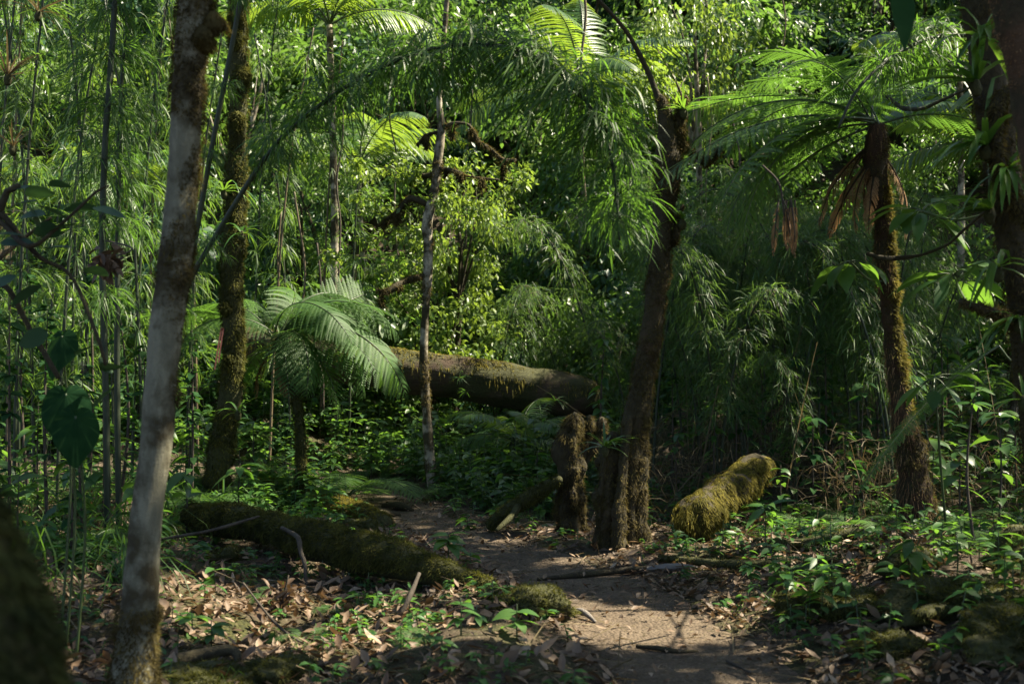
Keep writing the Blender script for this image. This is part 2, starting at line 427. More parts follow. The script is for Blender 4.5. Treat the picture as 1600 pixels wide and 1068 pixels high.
# path: a sheet a little above the ground, ragged edges
pp = spline(np.column_stack([PATH[:, :2], np.zeros(len(PATH)), PATH[:, 2]]), .06)
tn = nrm(np.gradient(pp[:, :2], axis=0)); sd = np.column_stack([tn[:, 1], -tn[:, 0]])
nc = 19; us = np.linspace(-1, 1, nc); rows = []
el = 1 + .22 * vnoise(np.column_stack([pp[:, 1] * 2.2, pp[:, 0], pp[:, 0] * 0])); er = 1 + .22 * vnoise(np.column_stack([pp[:, 1] * 2.2, pp[:, 0], pp[:, 0] * 0 + 9]))
for u in us:
    w = pp[:, 3] * (np.where(u < 0, el, er)) * u
    xy = pp[:, :2] + sd * w[:, None]
    rows.append(np.column_stack([xy, gh(xy[:, 0], xy[:, 1]) + .012 - .03 * abs(u) ** 8]))
A = np.stack(rows, 1); idx = np.arange(A.shape[0] * nc).reshape(-1, nc)
mb = MB(); mb.add(A.reshape(-1, 3), np.stack([idx[:-1, :-1], idx[:-1, 1:], idx[1:, 1:], idx[1:, :-1]], -1).reshape(-1, 4))
tag(ob('path', mb.mesh('path', M['dirt'], smooth=True)), kind='structure')

# ------------------------------------------------------------------ sun patch targets; crown leaves on their rays are cut away: (point, radius)
HOLES = [(G(975, 6.75, .08), .34), (G(1010, 6.6, .08), .3), (G(910, 6.85, .08), .3), (G(1060, 6.65, .08), .3), (G(1110, 6.75, .08), .2), 
         (G(440, 6.7, .1), .5), (G(395, 6.9, .1), .36), (G(500, 6.4, .1), .46), (G(560, 6.2, .1), .22), (G(350, 6.4, .1), .16), (G(640, 5.9, .1), .18), (G(300, 7.2, .1), .14),
         (G(700, 8.1, .25), .2), (G(810, 6.1, .2), .16), (W(1230, 360, 7.4), .34), (W(1270, 888, 8.2), .14), (W(1105, 770, 9.3), .10),
         (W(1525, 690, 7.2), .14), (W(600, 538, 14.4), .45), (W(710, 552, 14.4), .4), (W(810, 570, 14.5), .3), (W(500, 600, 11), .35),
         (W(380, 750, 10.5), .25), (W(560, 800, 10.6), .2), (W(667, 470, 12.5), .3), (W(668, 580, 12.5), .2), (W(1350, 380, 8.6), .15), (W(1050, 210, 9.0), .35), (W(1032, 440, 9.0), .22), (W(1030, 540, 8.95), .2), (W(1012, 660, 8.9), .2), (W(985, 780, 8.85), .18), (W(700, 380, 16), .9), (W(800, 420, 16), .8), (W(870, 400, 15.5), .6), (W(760, 300, 17), .9), (W(690, 300, 17), .8)]
for yy in range(330, 570, 30): HOLES.append((W(1388 + (yy - 330) * .06 + 16, yy, 8.66), .16))
def prune(X, pad=0.0):
    m = np.ones(len(X), bool)
    for p, r in HOLES:
        v = X - p; t = v @ S; d2 = (v * v).sum(1) - t * t
        m &= ~((t > .25) & (d2 < (r + pad) ** 2))
    return m

# ------------------------------------------------------------------ canopy crowns (leafy, with clumps, gaps cut for the sun targets)
def leafcloud(mb, c, r, n, ls, nclump=40, csz=.38, mat=0, droop=.5, pr=True, flat=.8, wr=.5, fold=.25, shell=.35):
    c = np.asarray(c, float); r = np.asarray(r, float)
    cc = nrm(rng.normal(0, 1, (nclump, 3))) * (rand(nclump, shell, 1.0) ** .5)[:, None] * r
    k = rng.integers(0, nclump, n); cs = csz * min(r) * rand(nclump, .6, 1.3)
    off = nrm(rng.normal(0, 1, (n, 3))) * (rand(n) ** .45)[:, None] * cs[k][:, None] * np.array([1.15, 1.15, flat])
    X = c + cc[k] + off
    D = nrm(off + rng.normal(0, .5, (n, 3)) * csz + np.array([0, 0, -.15]))
    rv = np.clip(rand(nclump)[k] * .6 + rand(n) * .4, 0, 1)
    if pr: m = prune(X + D * ls * .45, ls * .42); X, D, rv = X[m], D[m], rv[m]
    N = len(X); l = ls * rand(N, .6, 1.35)
    ribbons(mb, X, D, l, l * wr, droop, 2, prof=[.2, 1, .05], fold=fold, rnd=rv, jit=.7, mat=mat)
    return cc + c

def limbs(mb, base, r0, targets, ns=6, lump=.1):
    for t in targets:
        b = np.asarray(base, float); t = np.asarray(t, float); mid = (b + t) / 2 + rng.normal(0, .15, 3) + [0, 0, .2]
        tube(mb, [(*b, r0), (*mid, r0 * .6), (*t, r0 * .15)], ns, lump, 6, .15)

def pr_(l): return [(*W(px, py, d), rp / F * d) for px, py, d, rp in l]

# ================================================================== BIG TREES
# --- pale foreground trunk
base = np.append(W(206, 0, 4.9)[:2], 0); base[2] = g1(base[0], base[1])
t_pale = thing('pale_tree', 'pale grey trunk patched with brown moss, blurred and leaning beside the litter', 'tree', base)
mb = MB()
pts = [(base[0] - .02, 4.9, base[2] - .12, .115)] + pr_([(207, 1060, 4.9, 36), (220, 924, 4.9, 28), (229, 800, 4.9, 24.5), (244, 700, 4.9, 24.5), (251, 600, 4.9, 25),
      (268, 450, 4.9, 25), (280, 350, 4.9, 25), (287, 250, 4.9, 24), (292, 150, 4.9, 24), (304, 30, 4.9, 27), (312, -80, 4.9, 24), (330, -300, 4.95, 22), (350, -900, 5.1, 16), (380, -1700, 5.3, 6)])
tb_pale = tube(mb, pts, 18, .09, 5, .04)
part('trunk', mb, M['pale'], t_pale, True)
mb = MB()
def m_pale(X, n):
    px = 800 + F * X[:, 0] / X[:, 1]; py = 534 + (CAMZ - X[:, 2]) / X[:, 1] * F
    v = .75 * vnoise(X * 4.0 + 3) + .35 * vnoise(X * 11)
    lv = np.interp(py, [-200, 20, 170, 200, 250, 330, 350, 430, 470, 540, 600, 640, 700, 930, 955, 1100], [.3, .7, .35, -.5, -.15, -.5, .2, .3, .0, -.3, -.2, -.6, -.8, -.8, .9, 1.2])
    side = .45 * n[:, 0] + .1
    return np.clip((lv + v * .8 + side * (py < 640)) * 3, 0, 1)
fuzz(mb, tb_pale, 34000, .020, .0035, m_pale)
for (px, py, rp) in ((334, 38, 19), (320, 60, 22)):
    c = W(px, py, 4.86); r = rp / F * 4.9
    tb = tube(mb, [(*(c - [0, 0, r]), r * .3), (*(c - [0, 0, r * .4]), r * .9), (*(c + [0, 0, r * .4]), r * .85), (*(c + [0, 0, r]), r * .25)], 10, .3, 20, .01)
    fuzz(mb, tb, 42000, .020, .0035)
part('moss', mb, M['moss_brown'], t_pale)
mb = MB(); top = np.array([-.9, 5.3, 6.9])
limbs(mb, (-1.17, 5.05, 5.0), .05, [top + [1.2, .8, .6], top + [-.9, 1.1, .4], top + [.4, -.6, .8], top + [-.6, -.3, .3]])
part('limb', mb, M['bark_dark'], t_pale, True)
mb = MB(); leafcloud(mb, top + [.2, .6, .4], (2.0, 1.9, .9), 3200, .15, 26)
part('crown', mb, M['broad'], t_pale)

# --- mossy tree behind it
base = G(336, 10.9); t_left = thing('mossy_tree', 'dark mossy trunk with tufts of epiphytes and a pink ribbon tied round it', 'tree', base)
mb = MB(); d = 10.9
pts = [(base[0] - .02, d, base[2] - .15, .19)] + pr_([(335, 790, d, 27), (339, 755, d, 22), (347, 700, d, 19), (356, 640, d, 18), (362, 590, d, 17), (364, 500, d, 16), (362, 440, d, 17), (364, 380, d, 18),
      (368, 300, d, 16), (372, 140, d, 13), (372, 0, d, 13), (370, -150, d, 12), (375, -500, d, 7)])
tb_left = tube(mb, pts, 16, .16, 5, .05, flute=3, fl_amp=.12, fl_fade=.6)
part('trunk', mb, M['bark_moss'], t_left, True)
mb = MB(); fuzz(mb, tb_left, 15000, .032, .006, lambda X, n: np.clip(.8 + vnoise(X * 4), 0, 1))
for (px, py, rp) in ((377, 120, 13), (368, 60, 12), (352, 480, 9), (372, 190, 11), (366, 30, 10), (358, 560, 8)):
    c = W(px, py, d - .08); r = rp / F * d
    tb = tube(mb, [(*(c - [0, 0, 1.6 * r]), r * .3), (*(c - [0, 0, r * .4]), r * .9), (*(c + [0, 0, r * .6]), r * .8), (*(c + [0, 0, 1.4 * r]), r * .25)], 9, .3, 14, .02)
    fuzz(mb, tb, 20000, .04, .006)
part('moss', mb, M['moss'], t_left)
mb = MB(); top = np.array([-2.3, 11.3, 6.4])
limbs(mb, (-2.42, 10.9, 4.9), .06, [top + [1.0, .6, .6], top + [-.9, .8, .3], top + [.4, -.8, .5]])
part('limb', mb, M['bark_dark'], t_left, True)
mb = MB(); leafcloud(mb, top + [0, .2, .4], (1.7, 1.5, .75), 2400, .14, 22)
part('crown', mb, M['broad'], t_left)

# --- slender pale tree
base = G(677, 12.5); t_sl = thing('slender_tree', 'slender pale blotched tree with mossy side branches standing at the path bend', 'tree', base)
mb = MB(); d = 12.5
pts = [(base[0], d, base[2] - .1, .075)] + pr_([(676, 765, d, 8), (671, 705, d, 8), (667, 650, d, 7), (662, 560, d, 6.5), (664, 500, d, 6.5), (668, 430, d, 7.5), (669, 380, d, 7.5), (668, 345, d, 8), (680, 290, d, 7),
      (684, 250, d, 7.5), (690, 200, d, 6), (686, 160, d, 5), (690, 100, d, 4), (700, -20, d, 4)])
tb = tube(mb, pts, 12, .14, 8, .04); part('trunk', mb, M['bark_slender'], t_sl, True)
mbm = MB(); fuzz(mbm, tb, 9000, .03, .006, lambda X, n: np.clip(vnoise(X * 4) * 3 - .15, 0, 1))
mb = MB(); tips = []
brs = [[(665, 430, d, 4), (630, 440, d - .2, 5), (605, 455, d - .3, 5), (588, 452, d - .3, 2)],
       [(668, 320, d, 4), (640, 310, d, 5), (622, 330, d, 4), (600, 345, d + .1, 2)],
       [(684, 262, d, 3), (712, 268, d - .2, 3), (735, 276, d - .2, 2), (780, 281, d - .2, 1.5)],
       [(690, 200, d, 4), (712, 193, d - .1, 3.5), (733, 196, d - .1, 2.5), (748, 222, d - .1, 3.5), (765, 232, d, 2.5), (786, 250, d, 3.5), (806, 250, d, 2)],
       [(688, 205, d, 3), (666, 212, d, 3), (652, 228, d, 2)],
       [(684, 270, d, 4), (664, 275, d + .1, 5), (636, 268, d + .2, 3), (600, 262, d + .2, 2)]]
for b in brs:
    mb = MB(); tb = tube(mb, pr_(b), 8, .25, 10, .04); part('branch', mb, M['bark_dark'], t_sl, True); fuzz(mbm, tb, 15000, .035, .006, lambda X, n: np.clip(.6 + 1.4 * vnoise(X * 7), 0, 1))
    P = tb['P']; tips.append(P[len(P) // 2:])
    for q in P[3::5]:
        if rand(1)[0] < .55:
            hl = rand(1, .08, .22)[0]
            t2 = tube(mbm, [(*q, .022), (*(q - [0.0, 0, hl * .5]), .024), (*(q - [.01, 0, hl]), .006)], 6, .3, 12, .03)
            fuzz(mbm, t2, 14000, .05, .008)
part('moss', mbm, M['moss_brown'], t_sl)
mb = MB()
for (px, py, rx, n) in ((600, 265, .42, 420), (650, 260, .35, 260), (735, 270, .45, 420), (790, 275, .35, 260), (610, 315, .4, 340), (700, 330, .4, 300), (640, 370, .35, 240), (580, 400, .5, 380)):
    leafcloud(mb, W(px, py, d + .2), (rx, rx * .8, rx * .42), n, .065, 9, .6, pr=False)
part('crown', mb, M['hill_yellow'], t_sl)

# --- leaning tree with fused base
base = G(965, 9.05); t_lean = thing('leaning_tree', 'leaning brown mossy trunk with fluted base and broken top beside the path', 'tree', base)
mb = MB(); d = 9.05; mbm = MB()
pts = [(*(G(980, d) - [0, 0, .12]), .17)] + pr_([(978, 855, d, 30), (980, 800, d, 27), (984, 720, d, 23), (993, 650, d, 20), (1002, 610, d, 18), (1017, 519, d, 16), (1026, 450, d, 16), (1031, 400, d, 16), (1037, 320, d, 18),
      (1043, 270, d, 20), (1043, 215, d, 16), (1037, 165, d, 9), (1029, 150, d, 5)])
tb = tube(mb, pts, 20, .15, 6, .04, flute=5, fl_amp=.2, fl_fade=.7); fuzz(mbm, tb, 17000, .022, .0045, lambda X, n: np.clip(.75 + 1.2 * vnoise(X * 3) + .4 * n[:, 0], 0, 1))
for l in ([(950, 872, d - .05, 26), (951, 800, d - .04, 21), (954, 740, d - .03, 19), (957, 700, d - .03, 16), (958, 682, d - .02, 12), (958, 674, d, 3)],
          [(928, 874, d - .05, 13), (937, 830, d - .07, 9), (942, 760, d - .09, 7), (948, 705, d - .1, 5), (950, 680, d - .08, 2)],
          [(998, 872, d - .05, 14), (999, 790, d - .05, 11), (1002, 700, d - .04, 9), (1004, 630, d - .04, 6), (1008, 570, d - .02, 3)],
          [(968, 872, d - .2, 13), (968, 800, d - .18, 10), (975, 720, d - .14, 8), (984, 650, d - .1, 4)]):
    tb = tube(mb, pr_(l), 18, .38, 8, .022, flute=4, fl_amp=.12); fuzz(mbm, tb, 15000, .022, .0045, lambda X, n: np.clip(.6 + vnoise(X * 5), 0, 1))
part('trunk', mb, M['bark_brown'], t_lean, True)
bz = lambda: part('branch', mb, M['bark_brown'], t_lean, True)
mb = MB()
tb = tube(mb, pr_([(1036, 172, d, 6), (1020, 130, d, 4.5), (1009, 105, d, 4), (979, 50, d - .1, 3.4), (935, 0, d - .2, 3), (880, -60, d - .3, 2)]), 8, .1, 8, .05)
fuzz(mbm, tb, 8000, .02, .004, lambda X, n: np.clip(vnoise(X * 4) * 2, 0, 1)); bz(); mb = MB()
tb = tube(mb, pr_([(1046, 250, d, 9), (1058, 205, d, 8), (1064, 170, d, 6), (1072, 150, d, 3)]), 9, .2, 8, .04); fuzz(mbm, tb, 16000, .035, .006); bz(); mb = MB()
tb = tube(mb, pr_([(1040, 385, d, 6), (1055, 370, d, 7), (1060, 340, d, 5), (1068, 320, d, 2)]), 8, .2, 8, .04); fuzz(mbm, tb, 16000, .03, .006); bz(); mb = MB()
tb = tube(mb, pr_([(1056, 215, d, 6), (1078, 235, d + .1, 5), (1105, 250, d + .1, 5), (1122, 235, d + .1, 4), (1128, 222, d + .1, 2)]), 8, .3, 10, .04); fuzz(mbm, tb, 18000, .035, .006); bz()
for (px, py, rp) in ((1060, 205, 10), (1066, 225, 7), (1102, 250, 7), (1052, 375, 6)):
    c = W(px, py, d); r = rp / F * d
    tb = tube(mbm, [(*(c - [0, 0, 1.8 * r]), r * .3), (*(c - [0, 0, r * .4]), r * .9), (*(c + [0, 0, r * .6]), r * .8), (*(c + [0, 0, 1.2 * r]), r * .25)], 9, .3, 14, .02)
    fuzz(mbm, tb, 20000, .045, .006)
part('moss', mbm, M['moss_brown'], t_lean)

# --- dark trunk and rusty trunk at the right edge
base = G(1645, 6.3); t_r = thing('shaded_tree', 'dark mossy trunk loaded with strap leaved epiphytes at the right edge', 'tree', base)
mb = MB(); mbm = MB(); d = 6.3
pts = [(*(G(1645, d) - [0, 0, .1]), .12)] + pr_([(1640, 930, d, 28), (1622, 700, d, 23), (1606, 560, d, 22), (1594, 450, d, 23), (1578, 340, d, 26), (1558, 230, d, 26), (1543, 100, d, 27), (1532, 0, d, 28), (1520, -150, d, 26), (1500, -600, d, 22), (1490, -1500, d, 10)])
tb = tube(mb, pts, 18, .14, 5, .05); fuzz(mbm, tb, 14000, .024, .004, lambda X, n: np.clip(.5 + 1.3 * vnoise(X * 3.5), 0, 1))
part('trunk', mb, M['bark_dark'], t_r, True)
mb = MB(); tb = tube(mb, pr_([(1585, 135, d - .25, 6), (1560, 160, d - .3, 10), (1556, 205, d - .3, 12), (1562, 270, d - .3, 12), (1585, 320, d - .3, 12), (1612, 350, d - .3, 9)]), 10, .25, 8, .03)
fuzz(mbm, tb, 22000, .035, .005); part('branch', mb, M['bark_dark'], t_r, True); mb = MB()
tb = tube(mb, pr_([(1590, 500, d, 10), (1560, 490, d - .1, 9), (1530, 482, d - .2, 7), (1500, 470, d - .2, 4)]), 9, .25, 8, .03); fuzz(mbm, tb, 22000, .03, .005)
part('branch', mb, M['bark_dark'], t_r, True); part('moss', mbm, M['moss_brown'], t_r)
mb = MB(); top = np.array([4.6, 7.4, 8.3]); limbs(mb, (2.3, 6.35, 6.0), .08, [top + v for v in ([-2, -1, 0], [0, 1.5, .4], [-2.8, 2.3, 0])])
part('limb', mb, M['bark_dark'], t_r, True)
mb = MB(); leafcloud(mb, top, (4.0, 4.3, 1.2), 8500, .21, 95, .55); leafcloud(mb, (1.7, 9.7, 8.3), (1.7, 2.3, .7), 2000, .20, 28, .5); part('crown', mb, M['broad'], t_r)  # second, unseen leaf clump added to shade the left bank

base = G(1735, 5.0); t_rr = thing('rusty_barked_tree', 'thick leaning trunk with rusty flaking bark in the top right corner', 'tree', base)
mb = MB(); mbm = MB(); d = 5.0
pts = [(*(G(1735, d) - [0, 0, .1]), .16)] + pr_([(1735, 1000, d, 52), (1690, 600, d, 44), (1655, 350, d, 40), (1632, 200, d, 40), (1610, 80, d, 42), (1592, 0, d, 42), (1560, -200, d, 40), (1600, -1000, d, 30), (1700, -2200, d, 12)])
tb = tube(mb, pts, 20, .10, 7, .04); fuzz(mbm, tb, 9000, .012, .004, lambda X, n: np.clip(.1 + vnoise(X * 5), 0, 1)); part('trunk', mb, M['bark_rust'], t_rr, True)
part('moss', mbm, M['deadfrond'], t_rr)
mb = MB(); top = np.array([9.0, 10.2, 8.8]); limbs(mb, (2.2, 5.0, 6.5), .10, [top + v for v in ([0, 2.5, .4], [-1.2, -3.9, .3])])
part('limb', mb, M['bark_rust'], t_rr, True)
mb = MB(); leafcloud(mb, top, (4.6, 5.2, 1.3), 11000, .23, 120, .55); part('crown', mb, M['broad'], t_rr)

# --- unseen canopy trees, added right of the frame for their shade
for (x, y, r, top, lab) in ((9.2, 16.0, .2, (8.6, 15.6, 9.2), 'tall tree out of view beyond the tall fern, its crown shading the bamboo'),
                            (7.0, 3.0, .2, (6.0, 2.2, 8.6), 'tall tree out of view at right, its crown shading the near bank')):
    z = g1(x, y); t = thing('canopy_tree', lab, 'tree', (x, y, z), 'canopy trees out of view'); top = np.array(top)
    mb = MB(); tube(mb, [(x, y, z - .1, r), (x + .1, y, z + 3, r * .8), (*(top - [0, 0, 1.5]), r * .5)], 12, .12, 4, .1); part('trunk', mb, M['bark_dark'], t, True)
    mb = MB(); limbs(mb, top - [0, 0, 1.6], r * .5, [top + v for v in ([-2, -1, 0], [0, 2, .4], [2, -.5, .6], [-1.5, 1.5, .2])]); part('limb', mb, M['bark_dark'], t, True)
    mb = MB(); leafcloud(mb, top, (4.8, 4.2, 1.3), 12500, .22, 120, .55)
    if y < 5: leafcloud(mb, (5.0, 2.9, 8.5), (1.9, 1.8, .6), 2600, .22, 30, .5)  # extra clump added to keep sun off the near stump
    part('crown', mb, M['broad'], t)

# ================================================================== LOGS, STUMPS, ROCKS
def mossy_rows(mb, mbm, rows, ns, lump, freq, dens, ln, wd, mask=None, step=.04, **k):
    tb = tube(mb, rows, ns, lump, freq, step, **k); fuzz(mbm, tb, dens, ln, wd, mask); return tb

# big fallen log across the gully
d = 14.5; base = W(740, 600, d); t = thing('fallen_log', 'huge fallen log with moss along its top, spanning the gully', 'log', base)
mb = MB(); mbm = MB(); L_ = []
rows = pr_([(380, 541, d + .4, 31), (440, 549, d + .3, 32), (560, 568, d, 33), (660, 582, d, 33), (760, 597, d, 33.5), (860, 612, d, 33), (900, 619, d, 32), (922, 624, d + .03, 28), (934, 627, d + .03, 18)])
tb = tube(mb, rows, 34, .09, 3.2, .05, flute=7, fl_amp=.025); part('trunk', mb, M['log'], t, True)
fuzz(mbm, tb, 10000, .04, .008, lambda X, n: np.clip((n[:, 2] - .82 + .5 * vnoise(X * 3)) * 3, 0, 1), droop=1.0)
fuzz(mbm, tb, 900, .06, .008, lambda X, n: np.clip((n[:, 2] + .1 + .8 * vnoise(X * 2.2)) * 2, 0, 1) * (n[:, 2] < .6), droop=2.2)
part('moss', mbm, M['moss_gold'], t)

# long mossy log in the foreground left of the path
base = G(600, 7.6); t = thing('mossy_log', 'rotting moss covered log with a dark hollow under it, in the leaf litter', 'log', base)
mb = MB(); mbm = MB()
rows = pr_([(452, 838, 8.3, 26), (500, 848, 8.05, 31), (560, 862, 7.8, 31), (620, 876, 7.6, 29), (680, 893, 7.45, 24), (735, 908, 7.35, 17), (775, 918, 7.3, 8)])
tb = tube(mb, rows, 24, .2, 4, .03); part('trunk', mb, M['bark_moss'], t, True)
fuzz(mbm, tb, 30000, .026, .005, lambda X, n: np.clip((n[:, 2] + .55 + .5 * vnoise(X * 4)) * 2, 0, 1)); part('moss', mbm, M['moss'], t)
base = G(390, 9.0); t = thing('mossy_log', 'short moss covered log end lying beside the dark mossy trunk', 'log', base)
mb = MB(); mbm = MB(); rows = pr_([(300, 806, 9.3, 20), (350, 815, 9.1, 26), (410, 822, 8.9, 28), (450, 834, 8.6, 27), (480, 848, 8.45, 18)])
tb = tube(mb, rows, 20, .25, 4, .03); part('trunk', mb, M['bark_moss'], t, True); fuzz(mbm, tb, 26000, .026, .005, lambda X, n: np.clip(n[:, 2] + .8, 0, 1)); part('moss', mbm, M['moss'], t)
base = G(530, 11.2); t = thing('mossy_log', 'thin mossy log lying along the far left edge of the path', 'log', base)
mb = MB(); mbm = MB(); rows = [(*G(px, dd, .05), .1) for px, dd in ((385, 12.0), (440, 11.6), (500, 11.0), (560, 10.4), (600, 10.0))]
tb = tube(mb, rows, 16, .25, 4, .04); part('trunk', mb, M['bark_moss'], t, True); fuzz(mbm, tb, 20000, .03, .006); part('moss', mbm, M['moss_gold'], t)
# short golden mossy log right
base = G(1120, 10.2); t = thing('mossy_log', 'short thick log under yellow green moss, its blunt end towards the path', 'log', base)
mb = MB(); mbm = MB(); rows = pr_([(1074, 816, 9.2, 12), (1078, 815, 9.25, 25), (1100, 797, 9.4, 30), (1125, 776, 9.6, 27), (1150, 757, 9.8, 28), (1175, 738, 10.0, 26), (1194, 726, 10.15, 15)])
tb = tube(mb, rows, 22, .34, 4.5, .03); part('trunk', mb, M['bark_brown'], t, True)
fuzz(mbm, tb, 30000, .032, .005, lambda X, n: np.clip(n[:, 2] + 1.0 + .9 * vnoise(X * 5), 0, 1), droop=1.2)
e0 = np.array(rows[0][:3]); q = e0 + rng.normal(0, .045, (1500, 3)) * [1, .5, 1]; ribbons(mbm, q, rng.normal(0, .5, (1500, 3)) + [-.5, -1, -.3], .035, .008, 1.0, 1, [1, .15])
part('moss', mbm, M['moss_gold'], t)
mb = MB(); c = W(1084, 826, 9.3); tube(mb, [(*(c + [0, 0, .05]), .05), (*(c + [-.03, -.03, -.06]), .06), (*G(1072, 9.2, -.03), .07)], 10, .3, 8, .03); part('stub', mb, M['bark_moss'], t, True)

# stump with three mossy knobs
base = G(895, 9.9); t = thing('mossy_stump', 'dark hollow stump topped by mossy knobs, left of the leaning tree', 'stump', base); d = 9.9
mb = MB(); mbm = MB()
for rows in ([(892, 842, d, 26), (891, 815, d, 22), (890, 770, d, 20), (889, 720, d, 20), (889, 690, d, 20), (894, 668, d, 17), (898, 654, d, 12), (898, 645, d, 4)],
             [(902, 742, d + .1, 9), (910, 700, d + .1, 11), (919, 672, d + .1, 10), (921, 658, d + .1, 8), (921, 649, d + .1, 3)],
             [(906, 735, d + .12, 7), (922, 700, d + .12, 9), (937, 676, d + .12, 8), (940, 662, d + .12, 7), (940, 652, d + .12, 3)]):
    mossy_rows(mb, mbm, pr_(rows), 26, .38, 8, 19000, .03, .005, lambda X, n: np.clip(.35 + 1.2 * vnoise(X * 4) + 1.2 * (X[:, 2] > .72), 0, 1), .02, flute=6, fl_amp=.14)
part('trunk', mb, M['bark_dark'], t, True); part('moss', mbm, M['moss_brown'], t)
base = G(768, 9.95); t = thing('leaning_branch', 'mossy dead branch propped from the ground against the dark stump', 'branch', base)
mb = MB(); mbm = MB(); rows = pr_([(764, 822, 9.95, 10), (790, 802, 9.9, 11), (830, 775, 9.85, 11), (858, 757, 9.8, 10), (876, 748, 9.75, 6)])
mossy_rows(mb, mbm, rows, 12, .2, 8, 19000, .024, .005)
tube(mb, pr_([(812, 786, 9.85, 6), (800, 805, 9.7, 5), (776, 828, 9.55, 3)]), 8, .2, 8, .04); part('trunk', mb, M['bark_moss'], t, True); part('moss', mbm, M['moss'], t)

# blurred mossy stump right at the camera
base = np.array([-.735, 1.72, g1(-.735, 1.72)]); t = thing('near_stump', 'blurred mossy stump close to the camera in the bottom left corner', 'stump', base)
mb = MB(); mbm = MB(); x, y = -.76, 1.72
tb = tube(mb, [(x, y, base[2] - .05, .20), (x, y, .5, .17), (x - .01, y, .85, .145), (x - .02, y, 1.05, .125), (x - .03, y, 1.2, .085), (x - .04, y, 1.30, .06), (x - .045, y, 1.33, .02)], 20, .2, 7, .03)
part('trunk', mb, M['bark_moss'], t, True); fuzz(mbm, tb, 24000, .03, .006); part('moss', mbm, M['moss_shaded'], t)

# mossy rocks lower right
def rock(px, d, rx, rz, name='mossy_hummock'):
    base = G(px, d); t = thing(name, None, 'mound', base, 'mossy hummocks beside the path'); auto(t, 'low mossy hummock in the litter' if rx < .25 else 'broad mossy hummock in the litter', base)
    n1, n2 = 34, 48; th = np.linspace(.02, math.pi - .02, n1)[:, None]; ph = np.arange(n2)[None] / n2 * 2 * math.pi
    Dn = np.stack([np.sin(th) * np.cos(ph), np.sin(th) * np.sin(ph), np.cos(th) + 0 * ph], -1); o = rand(3, 0, 50)
    rr = 1 + .42 * fbm(Dn * 1.9 + o, 4); Vv = base + Dn * rr[..., None] * np.array([rx, rx * .8, rz]) + [0, 0, rz * .12]
    idx = np.arange(n1 * n2).reshape(n1, n2); mb = MB()
    mb.add(Vv.reshape(-1, 3), np.stack([idx[:-1], idx[1:], np.roll(idx[1:], -1, 1), np.roll(idx[:-1], -1, 1)], -1).reshape(-1, 4)); part('soil', mb, M['rock'], t, True)
    mbm = MB(); N = int(16000 * rx * (rx + rz) * 7); k = nrm(rng.normal(0, 1, (N, 3))); k[:, 2] = np.abs(k[:, 2]) * 1.0 - .25; k = nrm(k)
    X = base + k * (1 + .42 * fbm(k * 1.9 + o, 4))[:, None] * np.array([rx, rx * .8, rz]) + [0, 0, rz * .12]
    mk = (k[:, 2] * .5 + .65 + .7 * vnoise(X * 5)) > rand(N); X, k = X[mk], k[mk]
    ribbons(mbm, X, k + rng.normal(0, .5, k.shape), .022 * rand(len(X), .5, 1.4), .006, .6, 1, [1, .15], rnd=np.clip(.4 + .4 * vnoise(X * 9) + rng.normal(0, .15, len(X)), 0, 1)); part('moss', mbm, M['moss'], t)
for a in ((1300, 6.5, .26, .10), (1395, 5.75, .17, .07), (1500, 6.05, .30, .11), (1430, 6.9, .18, .09), (1600, 5.4, .28, .12), (1600, 6.9, .2, .11),
          (815, 6.75, .24, .10), (430, 5.55, .16, .08), (330, 5.45, .26, .07), (350, 8.3, .16, .08), (560, 9.2, .15, .09)): rock(*a)

# ================================================================== FERNS AND PALMS
def rachis(L, a0, a1, K=24, curl=1.0):
    t = np.linspace(0, 1, K); a = a0 + (a1 - a0) * t ** curl
    st = np.column_stack([np.cos(a), 0 * a, np.sin(a)]) * L / (K - 1)
    P = np.vstack([[0, 0, 0], np.cumsum(st[:-1], 0)]); return t, P, nrm(st)

